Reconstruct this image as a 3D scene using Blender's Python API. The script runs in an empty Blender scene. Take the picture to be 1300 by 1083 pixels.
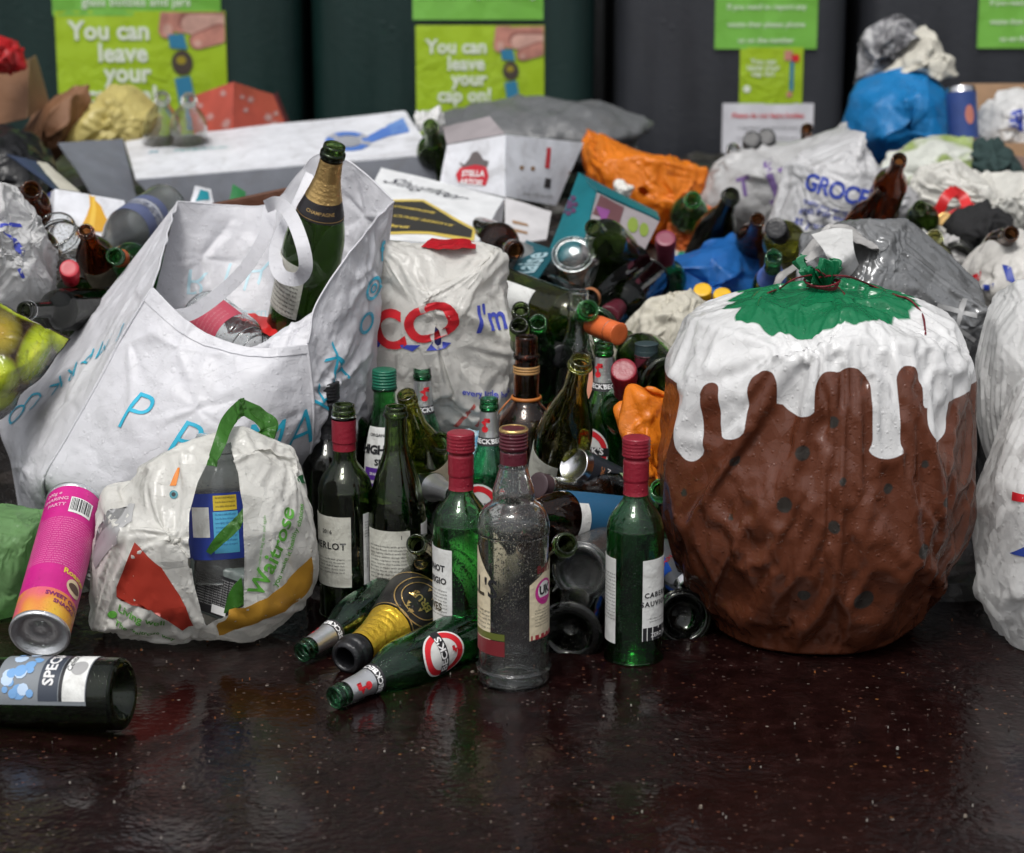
import bpy, bmesh, math, random
import numpy as np
from mathutils import Vector, Matrix, Quaternion
from mathutils.bvhtree import BVHTree
random.seed(7); rng = np.random.default_rng(7)
sc = bpy.context.scene; COL = sc.collection
R = math.radians
# ---------------------------------------------------------------- camera
CH, PITCH, FPX = 1.155, R(15.0), 3200.0
camd = bpy.data.cameras.new('camera'); cam = bpy.data.objects.new('camera', camd); COL.objects.link(cam)
cam.location = (0, 0, CH); cam.rotation_euler = (R(90) - PITCH, 0, 0)
camd.sensor_width = 36.0; camd.lens = FPX / 1300 * 36.0; camd.clip_start = 0.05; camd.clip_end = 500
camd.dof.use_dof = True; camd.dof.focus_distance = 3.32; camd.dof.aperture_fstop = 5.2; camd.dof.aperture_blades = 9
sc.camera = cam
# ---------------------------------------------------------------- sky, soft sun, exposure
SUN_EL, SUN_AZ = R(62), R(200)            # azimuth clockwise from +Y: behind the camera, a little to the left
w = bpy.data.worlds.new("World"); sc.world = w; w.use_nodes = True
nt = w.node_tree; nt.nodes.clear()
wo = nt.nodes.new('ShaderNodeOutputWorld'); bg = nt.nodes.new('ShaderNodeBackground')
sky = nt.nodes.new('ShaderNodeTexSky'); sky.sky_type = 'NISHITA'; sky.sun_disc = False
sky.sun_elevation = SUN_EL; sky.sun_rotation = SUN_AZ; sky.air_density = 1.0; sky.dust_density = 4.0; sky.ozone_density = 1.0
hs = nt.nodes.new('ShaderNodeHueSaturation'); hs.inputs['Saturation'].default_value = 0.22
nt.links.new(sky.outputs[0], hs.inputs['Color']); nt.links.new(hs.outputs[0], bg.inputs['Color'])
bg.inputs['Strength'].default_value = 0.13; nt.links.new(bg.outputs[0], wo.inputs[0])
sd = bpy.data.lights.new('sun', 'SUN'); sd.energy = 1.7; sd.angle = R(18); sd.color = (1, .975, .94)
sun = bpy.data.objects.new('sun', sd); COL.objects.link(sun)
dv = Vector((math.sin(SUN_AZ) * math.cos(SUN_EL), math.cos(SUN_AZ) * math.cos(SUN_EL), math.sin(SUN_EL)))
sun.rotation_euler = dv.to_track_quat('Z', 'Y').to_euler()
sc.view_settings.view_transform = 'Standard'; sc.view_settings.look = 'None'
sc.view_settings.exposure = 0.15; sc.view_settings.gamma = 1.0
cy = sc.cycles; cy.max_bounces = 14; cy.diffuse_bounces = 3; cy.glossy_bounces = 5; cy.transmission_bounces = 14
cy.transparent_max_bounces = 12; cy.caustics_reflective = False; cy.caustics_refractive = False
cy.sample_clamp_indirect = 4.0
try: cy.use_denoising = True
except Exception: pass
# ---------------------------------------------------------------- picture helpers
_cs, _sn = math.cos(PITCH), math.sin(PITCH)
def ray(px, py):
    x = (px - 650) / FPX; y = -(py - 541.5) / FPX
    return Vector((x, _cs + y * _sn, -_sn + y * _cs))
def P(px, py, Y):
    d = ray(px, py); t = Y / d.y
    return Vector((d.x * t, Y, CH + d.z * t))
def PZ(px, py, z=0.0):
    d = ray(px, py); t = (z - CH) / d.z
    return Vector((d.x * t, d.y * t, z))
# ---------------------------------------------------------------- noise
def _h(i, seed):
    n = (i[..., 0] * 73856093) ^ (i[..., 1] * 19349663) ^ (i[..., 2] * 83492791) ^ (seed * 2654435761 & 0x7fffffff)
    n = (n ^ (n >> 13)) * 1274126177 & 0x7fffffff
    n = (n ^ (n >> 11)) * 668265263 & 0x7fffffff
    return (n & 0xffffff) / 0xffffff * 2 - 1
def vnoise(p, seed=0):
    p = np.asarray(p, float); i = np.floor(p).astype(np.int64); f = p - i; f = f * f * f * (f * (f * 6 - 15) + 10)
    r = 0
    for a in (0, 1):
        for b in (0, 1):
            for c in (0, 1):
                wt = (f[..., 0] if a else 1 - f[..., 0]) * (f[..., 1] if b else 1 - f[..., 1]) * (f[..., 2] if c else 1 - f[..., 2])
                r = r + wt * _h(i + np.array([a, b, c]), seed)
    return r
def fbm(p, o=3, seed=0):
    r = 0; a = 1.0; p = np.asarray(p, float)
    for k in range(o): r = r + a * vnoise(p * 2 ** k, seed + k * 17); a *= .5
    return r
def creases(p, f, seed=0, octs=3):
    """field of straight sharp folds, locally masked: like crumpled film"""
    rg = np.random.default_rng(seed + 99); p = np.asarray(p, float); out = 0; a = 1.0
    for k in range(octs):
        ff = f * 1.9 ** k
        wv = p + .30 / ff * np.stack([vnoise(p * ff * .6, seed + 5 + k), vnoise(p * ff * .6, seed + 6 + k), vnoise(p * ff * .6, seed + 7 + k)], -1)
        for j in range(3):
            d = rg.normal(size=3); d /= np.linalg.norm(d)
            t = wv @ d * ff + rg.random() * 9
            tri = np.abs((t % 1) - .5) * 2
            m = np.clip(vnoise(p * ff * .5 + j * 7.3, seed + 31 + j + k * 5) * 1.6 + .2, 0, 1)
            out = out + a * (tri - .5) * m
        a *= .52
    return out
# ---------------------------------------------------------------- grid surfaces
def normals(G, wrap):
    du = (np.roll(G, -1, 1) - np.roll(G, 1, 1)) if wrap else np.gradient(G, axis=1)
    dv_ = np.gradient(G, axis=0)
    n = np.cross(du, dv_); l = np.linalg.norm(n, axis=-1, keepdims=True)
    return n / np.maximum(l, 1e-12)
def crumple(G, wrap=True, expand=1.05, iters=90, bend=.25, keep=.01, inner=.004, outer=.03, seed=1, jitter=.002, pin=None, zmin=None, aniso=1.0, nrm=None):
    """relax an oversized sheet round a filling: it buckles into folds like thin film.
       G: (nv,nu,3). pin: (nv,nu) 0..1, 1 holds the vertex."""
    G0 = G.copy(); N = normals(G0, wrap) if nrm is None else nrm
    X = G0 + N * (jitter * fbm(G0 * 30, 3, seed))[..., None]
    free = np.ones(G.shape[:2]) if pin is None else 1 - pin
    free = free[..., None]
    lo = -inner; hi = outer
    offs = [(0, 1, .5, expand), (1, 0, .5, 1 + (expand - 1) * aniso), (1, 1, .2, expand), (1, -1, .2, expand),
            (0, 4, bend, 1 + (expand - 1) * .55), (4, 0, bend, 1 + (expand - 1) * .55 * aniso)]
    def pair(A, di, dj):
        if dj == 0: return A[:-di or None], A[di:], None
        if wrap:
            B = np.roll(A, -dj, 1)
            return (A[:-di], B[di:], dj) if di else (A, B, dj)
        if dj > 0: return A[:A.shape[0] - di, :-dj], A[di:, dj:], None
        return A[:A.shape[0] - di, -dj:], A[di:, :dj], None
    rest = []
    for di, dj, k, e in offs:
        a, b, _ = pair(G0, di, dj)
        rest.append(np.linalg.norm(b - a, axis=-1, keepdims=True) * e)
    for it in range(iters):
        D = np.zeros_like(X)
        for (di, dj, k, e), r in zip(offs, rest):
            a, b, rl = pair(X, di, dj); d = b - a
            l = np.linalg.norm(d, axis=-1, keepdims=True) + 1e-9
            c = d * ((l - r) / l) * (.5 * k)
            nv, nu = X.shape[:2]
            if dj == 0: D[:-di] += c; D[di:] -= c
            elif wrap:
                if di: D[:-di] += c; D[di:] -= np.roll(c, dj, 1)
                else: D += c; D -= np.roll(c, dj, 1)
            elif dj > 0: D[:nv - di, :-dj] += c; D[di:, dj:] -= c
            else: D[:nv - di, -dj:] += c; D[di:, :dj] -= c
        X = X + D * free * .6
        off = X - G0
        h = (off * N).sum(-1, keepdims=True)
        hc = np.clip(h, lo, hi)
        X = X + N * (hc - h) * .7 - off * keep
        if zmin is not None: X[..., 2] = np.maximum(X[..., 2], zmin)
    return X
def bursts(G, N, seed=1, K=14, L=.10, amp=.005, w=.010, rays=(4, 8), region=None, share=.55, centres=None):
    """straight tension folds that radiate from snag points, as in stretched film"""
    rg = np.random.default_rng(seed); nv, nu = G.shape[:2]; X = G.reshape(-1, 3); NN = N.reshape(-1, 3); out = np.zeros(len(X))
    cs = [np.array(c) for c in (centres or [])]
    for k in range(K + len(cs)):
        if k < len(cs): i = int(np.argmin(((X - cs[k]) ** 2).sum(1)))
        else:
            for _ in range(20):
                i = int(rg.integers(len(X)))
                if region is None or region(X[i]): break
        c = X[i]; n = NN[i]; t1 = np.cross(n, [0, 0, 1.0]); t1 /= np.linalg.norm(t1) + 1e-9; t2 = np.cross(n, t1)
        near = np.where(((X - c) ** 2).sum(1) < (L * 2.2) ** 2)[0]; Q = X[near] - c; a0 = rg.random() * 6.28
        for j in range(int(rg.integers(*rays))):
            a = a0 + j * 2.4 + rg.normal() * .4; d = t1 * math.cos(a) + t2 * math.sin(a); ln = L * (.5 + rg.random() * 1.3); sg = 1 if rg.random() < share else -1
            t = Q @ d; perp = np.sqrt(np.maximum((Q ** 2).sum(1) - t * t, 0)); q = np.clip(t / ln, 0, 1); ww = w * (.45 + 1.3 * q) * (.7 + .6 * rg.random())
            env = np.where((t > 0) & (t < ln), np.sin(np.clip(q, 0, 1) ** .55 * math.pi) ** .8, 0)
            out[near] += sg * amp * (.5 + rg.random() * .8) * env * np.clip(1 - perp / ww, 0, 1) ** 1.35
    return out.reshape(nv, nu)
def resample(G, nv, nu, wrap):
    A = smooth1(G, nv); return smooth1(A.transpose(1, 0, 2), nu, wrap).transpose(1, 0, 2)
def film_fold(G, wrap=True, seed=1, scale=1.0, K=16, L=.11, amp=.006, w=.012, big=.006, bigf=4.0, buckle=1.05, it=70, coarse=3, fine=.0, mask=None, zmin=None, N0=None, centres=None, outer=.02, inner=.005, aniso=1.0):
    """full treatment for a bag surface: slack facets, tension folds, then buckling of the oversize film"""
    nv, nu = G.shape[:2]; N = normals(G, wrap) if N0 is None else N0
    m = np.ones((nv, nu)) if mask is None else mask
    G = G + N * (m * big * creases(G, bigf, seed + 40, 2))[..., None]
    if buckle > 1:
        cv, cu = max(8, nv // coarse), max(8, nu // coarse)
        ci = np.round(np.linspace(0, nv - 1, cv)).astype(int); cj = np.round(np.linspace(0, nu, cu, endpoint=False)).astype(int) if wrap else np.round(np.linspace(0, nu - 1, cu)).astype(int)
        C = G[np.ix_(ci, cj)]; Nc = N[np.ix_(ci, cj)]; mc = m[np.ix_(ci, cj)]
        C2 = crumple(C, wrap, buckle, it, .22, .004, inner, outer, seed, .003, 1 - mc, zmin, aniso, nrm=Nc)
        D = C2 - C
        vi = np.interp(np.arange(nv), ci, np.arange(cv)); 
        if wrap: uj = np.arange(nu) * cu / nu
        else: uj = np.interp(np.arange(nu), cj, np.arange(cu))
        v0 = np.minimum(np.floor(vi).astype(int), cv - 2); fv = (vi - v0)[:, None, None]; u0 = np.floor(uj).astype(int); u0 = u0 if wrap else np.minimum(u0, cu - 2); fu = (uj - u0)[None, :, None]
        u1 = (u0 + 1) % cu if wrap else u0 + 1; u0 = u0 % cu; fu = fu * fu * (3 - 2 * fu); fv = fv * fv * (3 - 2 * fv)
        DD = (D[np.ix_(v0, u0)] * (1 - fu) + D[np.ix_(v0, u1)] * fu) * (1 - fv) + (D[np.ix_(v0 + 1, u0)] * (1 - fu) + D[np.ix_(v0 + 1, u1)] * fu) * fv
        G = G + DD * m[..., None]
    G = G + N * (m * bursts(G, N, seed, K, L, amp, w, centres=centres))[..., None]
    if fine: G = G + N * (m * fine * creases(G, bigf * 5, seed + 80, 2))[..., None]
    if zmin is not None: G[..., 2] = np.maximum(G[..., 2], zmin)
    return G
def smooth1(pts, n, closed=False):
    """Catmull-Rom through rows of points, n samples"""
    A = np.asarray(pts, float); m = len(A)
    t = np.linspace(0, m if closed else m - 1, n, endpoint=not closed)
    i = np.minimum(np.floor(t).astype(int), (m - 1 if closed else m - 2)); f = (t - i).reshape((-1,) + (1,) * (A.ndim - 1))
    def g(k):
        if closed: return A[k % m]
        lo_ = 2 * A[0] - A[1]; hi_ = 2 * A[-1] - A[-2]
        E = np.concatenate([lo_[None], A, hi_[None]]); return E[np.clip(k + 1, 0, m + 1)]
    p0, p1, p2, p3 = g(i - 1), g(i), g(i + 1), g(i + 2)
    return .5 * (2 * p1 + (p2 - p0) * f + (2 * p0 - 5 * p1 + 4 * p2 - p3) * f ** 2 + (3 * p1 - p0 - 3 * p2 + p3) * f ** 3)
def patch(ctrl, nv, nu):
    """ctrl: rows of (px,py,Y) -> smooth grid in the world"""
    A = np.array([[tuple(P(*c)) for c in row] for row in ctrl])
    A = smooth1(A, nv); A = smooth1(A.transpose(1, 0, 2), nu).transpose(1, 0, 2)
    return A
def pillow(contour, Y, depth, n_ang=120, n_r=34, back=.7, flat=.55, lean=0.0, centre=None):
    """closed bag from its outline at distance Y: bulges depth to the front, depth*back behind."""
    C = smooth1([tuple(P(x, y, Y)) for x, y in contour], n_ang, True)
    if C[1:, 0].size and np.sum(C[:, 0] * np.roll(C[:, 2], -1) - np.roll(C[:, 0], -1) * C[:, 2]) < 0: C = C[::-1]
    c = C.mean(0) if centre is None else np.array(P(centre[0], centre[1], Y))
    G = np.zeros((n_r * 2, n_ang, 3))
    for k, t in enumerate(np.linspace(.012, .988, n_r * 2)):
        a = t * math.pi; rho = min(1.0, math.sin(a) ** .85); front = a < math.pi / 2
        g = c + (C - c) * rho; d = (1 - rho ** 2.6) ** flat
        g[:, 1] += -d * depth if front else d * depth * back
        if lean: g[:, 1] += (g[:, 2] - c[2]) * lean
        G[k] = g
    N = normals(G, True)
    if (N * (G - G.mean((0, 1)))).sum(-1).mean() < 0: G = G[:, ::-1].copy()
    return G
# ---------------------------------------------------------------- meshes
class MB:
    def __init__(s): s.v = []; s.f = []; s.m = []; s.s = []; s.n = 0; s.mats = []; s.att = {}; s.fa = {}
    def mat(s, m):
        if m not in s.mats: s.mats.append(m)
        return s.mats.index(m)
    def add(s, V, F, mat, smooth=True, att=None, M=None):
        V = np.asarray(V, float).reshape(-1, 3)
        if M is not None: V = V @ np.array(M.to_3x3()).T + np.array(M.translation)
        k = s.mat(mat)
        for key, a in (att or {}).items(): s.att.setdefault(key, []).append((s.n, np.asarray(a, float).reshape(-1)))
        s.v.append(V); s.f += [tuple(int(i) + s.n for i in f) for f in F]; s.m += [k] * len(F); s.s += [smooth] * len(F); s.n += len(V)
        return s
    def grid(s, G, mat, wrap=True, att=None, smooth=True, flip=False, M=None):
        nv, nu = G.shape[:2]; idx = np.arange(nv * nu).reshape(nv, nu)
        if wrap: a = idx[:-1]; b = np.roll(idx, -1, 1)[:-1]; c = np.roll(idx, -1, 1)[1:]; d = idx[1:]
        else: a = idx[:-1, :-1]; b = idx[:-1, 1:]; c = idx[1:, 1:]; d = idx[1:, :-1]
        F = np.stack([a, b, c, d], -1).reshape(-1, 4)
        if flip: F = F[:, ::-1]
        return s.add(G, F.tolist(), mat, smooth, att, M)
    def sheet(s, G, mat, th=.0006, wrap=False, att=None, mat_in=None, M=None):
        """thin film: outer face, inner face and rim"""
        N = normals(G, wrap); nv, nu = G.shape[:2]
        s.grid(G, mat, wrap, att, M=M); s.grid(G - N * th, mat_in or mat, wrap, att, flip=True, M=M)
        rims = [(G[0], (G - N * th)[0]), ((G - N * th)[-1], G[-1])]
        if not wrap: rims += [((G - N * th)[:, 0], G[:, 0]), (G[:, -1], (G - N * th)[:, -1])]
        for a, b in rims: s.grid(np.stack([a, b]), mat, False, M=M, att={k: np.zeros(len(a) * 2) - 1 for k in (att or {})})
        return s
    def lathe(s, prof, mat, n=40, M=None, smooth=True, flip=False, z0=0, closed=False):
        th = np.linspace(0, 2 * math.pi, n, endpoint=False)
        G = np.array([[(r * math.cos(t), r * math.sin(t), z + z0) for t in th] for r, z in prof])
        return s.grid(G, mat, True, smooth=smooth, flip=flip, M=M)
    def disc(s, r, z, mat, n=40, up=True, M=None):
        V = [(r * math.cos(t), r * math.sin(t), z) for t in np.linspace(0, 2 * math.pi, n, endpoint=False)]
        F = [tuple(range(n))] if up else [tuple(range(n))[::-1]]
        return s.add(V, F, mat, False, M=M)
    def tube(s, pts, r, mat, n=8, sub=40, M=None, flat=1.0, closed=False, taper=None):
        p = smooth1(pts, sub, closed) if sub else np.asarray(pts, float); t = np.gradient(p, axis=0); t /= np.linalg.norm(t, axis=1, keepdims=True) + 1e-12
        up = np.array([0, 0, 1.0]) if abs(t[0, 2]) < .9 else np.array([0, 1.0, 0]); G = []
        for i in range(len(p)):
            a = np.cross(t[i], up); a /= np.linalg.norm(a) + 1e-12; b = np.cross(t[i], a); up = -b if np.dot(-b, up) > 0 else b
            rr = r * (taper[0] + (taper[1] - taper[0]) * i / (len(p) - 1) if taper else 1)
            G.append([p[i] + a * rr * math.cos(q) + b * rr * flat * math.sin(q) for q in np.linspace(0, 2 * math.pi, n, endpoint=False)])
        G = np.array(G); s.grid(G, mat, True, M=M)
        if not closed: s.add(G[0], [tuple(range(n))], mat, False, M=M); s.add(G[-1], [tuple(range(n))[::-1]], mat, False, M=M)
        return s
    def box(s, sx, sy, sz, mat, M=None, bev=.0):
        x, y, z = sx / 2, sy / 2, sz / 2
        if bev <= 0:
            V = [(-x, -y, -z), (x, -y, -z), (x, y, -z), (-x, y, -z), (-x, -y, z), (x, -y, z), (x, y, z), (-x, y, z)]
            return s.add(V, [(3, 2, 1, 0), (4, 5, 6, 7), (0, 1, 5, 4), (1, 2, 6, 5), (2, 3, 7, 6), (3, 0, 4, 7)], mat, False, M=M)
        bm = bmesh.new(); bmesh.ops.create_cube(bm, size=1)
        for v in bm.verts: v.co = Vector((v.co.x * sx, v.co.y * sy, v.co.z * sz))
        bmesh.ops.bevel(bm, geom=list(bm.edges), offset=bev, segments=3, affect='EDGES', profile=.5)
        bm.verts.index_update(); V = [tuple(v.co) for v in bm.verts]; F = [tuple(v.index for v in f.verts) for f in bm.faces]; bm.free()
        return s.add(V, F, mat, True, M=M)
    def plate(s, quad, th, mat, n=1, bow=0.0, seed=0, mat_in=None, layer=None):
        """card panel from four world corners (bl, br, tr, tl), th thick, slightly bowed"""
        q = [np.array(c, float) for c in quad]; k = 12
        u = np.linspace(0, 1, k)[None, :, None]; v = np.linspace(0, 1, k)[:, None, None]
        G = (q[0] * (1 - u) + q[1] * u) * (1 - v) + (q[3] * (1 - u) + q[2] * u) * v
        N = normals(G, False); G = G + N * bow * (np.sin(u * math.pi) * np.sin(v * math.pi)) + N * (.0015 * fbm(G * 14, 2, seed))[..., None]
        s.sheet(G, mat, th, False, mat_in=mat_in); return G
    def build(s, name, parent=None, loc=None, smooth_angle=None):
        V = np.concatenate(s.v); 
        if loc is not None: V = V - np.array(loc)
        me = bpy.data.meshes.new(name); me.from_pydata(V.tolist(), [], s.f)
        me.polygons.foreach_set('material_index', s.m); me.polygons.foreach_set('use_smooth', s.s)
        for m in s.mats: me.materials.append(m)
        for key, L in s.att.items():
            a = np.full(len(V), 9.0)
            for st, x in L: a[st:st + len(x)] = x
            at = me.attributes.new(key, 'FLOAT', 'POINT'); at.data.foreach_set('value', a)
        me.validate(); me.update()
        o = bpy.data.objects.new(name, me); COL.objects.link(o)
        if parent is not None: o.parent = parent
        if loc is not None: o.location = Vector(loc)
        return o
def tag(o, label=None, cat=None, group=None, kind=None):
    if label: o['label'] = label
    if cat: o['category'] = cat
    if group: o['group'] = group
    if kind: o['kind'] = kind
    return o
def empty(name, M, label, cat, group=None):
    o = bpy.data.objects.new(name, None); COL.objects.link(o); o.empty_display_size = .05
    o.matrix_world = M if isinstance(M, Matrix) else Matrix.Translation(M)
    return tag(o, label, cat, group)
def base_of(mb):
    V = np.concatenate(mb.v); return (float(V[:, 0].mean()), float(V[:, 1].mean()), float(V[:, 2].min()))
def bag_obj(mb, name, label, cat, group=None):
    return tag(mb.build(name, loc=base_of(mb)), label, cat, group)
# ---------------------------------------------------------------- lettering
_tc = {}
def text_geo(body, bold=0.0, shear=0.0, spacing=1.0, res=2, cut=0.0):
    """letters as flat triangles, height ~1 unit, centred on x; optional grid cuts (cut in text units)"""
    key = (body, bold, shear, spacing, res, cut)
    if key in _tc: return _tc[key]
    c = bpy.data.curves.new('t', 'FONT'); c.body = body; c.align_x = 'CENTER'; c.align_y = 'CENTER'; c.fill_mode = 'BOTH'
    c.offset = bold; c.shear = shear; c.space_character = spacing; c.resolution_u = res; c.size = 1.0
    o = bpy.data.objects.new('t', c); me = bpy.data.meshes.new_from_object(o)
    bm = bmesh.new(); bm.from_mesh(me); bmesh.ops.triangulate(bm, faces=bm.faces)
    if cut > 0 and bm.verts:
        for ax in (0, 1):
            lo = min(v.co[ax] for v in bm.verts); hi = max(v.co[ax] for v in bm.verts); x = lo + cut
            while x < hi:
                co = [0, 0, 0]; co[ax] = x; no = [0, 0, 0]; no[ax] = 1
                bmesh.ops.bisect_plane(bm, geom=bm.verts[:] + bm.edges[:] + bm.faces[:], plane_co=co, plane_no=no); x += cut
    bm.verts.index_update(); V = np.array([tuple(v.co) for v in bm.verts]) if bm.verts else np.zeros((0, 3))
    F = [tuple(v.index for v in f.verts) for f in bm.faces]; bm.free()
    bpy.data.objects.remove(o); bpy.data.curves.remove(c); bpy.data.meshes.remove(me)
    _tc[key] = (V, F); return V, F
def shape_geo(pts, cut=0.0):
    """filled 2D outline as faces"""
    bm = bmesh.new(); vs = [bm.verts.new((x, y, 0)) for x, y in pts]; f = bm.faces.new(vs); 
    if f.calc_area() and sum(pts[i][0] * pts[(i + 1) % len(pts)][1] - pts[(i + 1) % len(pts)][0] * pts[i][1] for i in range(len(pts))) < 0: f.normal_flip()
    bmesh.ops.triangulate(bm, faces=bm.faces)
    if cut > 0:
        for ax in (0, 1):
            lo = min(v.co[ax] for v in bm.verts); hi = max(v.co[ax] for v in bm.verts); x = lo + cut
            while x < hi:
                co = [0, 0, 0]; co[ax] = x; no = [0, 0, 0]; no[ax] = 1
                bmesh.ops.bisect_plane(bm, geom=bm.verts[:] + bm.edges[:] + bm.faces[:], plane_co=co, plane_no=no); x += cut
    bm.verts.index_update(); V = np.array([tuple(v.co) for v in bm.verts]); F = [tuple(v.index for v in f.verts) for f in bm.faces]; bm.free()
    return V, F
def disc_pts(r, n=24, cx=0, cy=0, ry=None):
    return [(cx + r * math.cos(t), cy + (ry or r) * math.sin(t)) for t in np.linspace(0, 2 * math.pi, n, endpoint=False)]
def rect_pts(w_, h_, cx=0, cy=0): return [(cx - w_ / 2, cy - h_ / 2), (cx + w_ / 2, cy - h_ / 2), (cx + w_ / 2, cy + h_ / 2), (cx - w_ / 2, cy + h_ / 2)]
def grid_bvh(G, wrap):
    nv, nu = G.shape[:2]; idx = np.arange(nv * nu).reshape(nv, nu)
    if wrap: q = np.stack([idx[:-1], np.roll(idx, -1, 1)[:-1], np.roll(idx, -1, 1)[1:], idx[1:]], -1)
    else: q = np.stack([idx[:-1, :-1], idx[:-1, 1:], idx[1:, 1:], idx[1:, :-1]], -1)
    return BVHTree.FromPolygons([Vector(v) for v in G.reshape(-1, 3)], q.reshape(-1, 4).tolist())
def decal(mb, bvh, V, F, mat, centre, right, up, size, lift=.0009):
    """lay flat printed geometry onto a curved surface along its own facing direction"""
    right = Vector(right).normalized(); up = Vector(up); up = (up - right * up.dot(right)).normalized(); n = right.cross(up)
    c = Vector(centre); W = []; ok = []
    for x, y, _ in V:
        p = c + right * (x * size) + up * (y * size)
        h, nn, i, d = bvh.ray_cast(p + n * .15, -n, .4)
        if h is None: W.append(tuple(p)); ok.append(False)
        else:
            if nn.dot(n) < 0: nn = -nn
            W.append(tuple(h + (nn * .6 + n * .6) * lift)); ok.append(True)
    F2 = [f for f in F if all(ok[i] for i in f)]
    if F2: mb.add(W, F2, mat, True)
def pix_hit(bvh, px, py):
    h, n, i, d = bvh.ray_cast(Vector((0, 0, CH)), ray(px, py).normalized(), 20)
    return h
def quad_frame(G):
    pass
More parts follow.
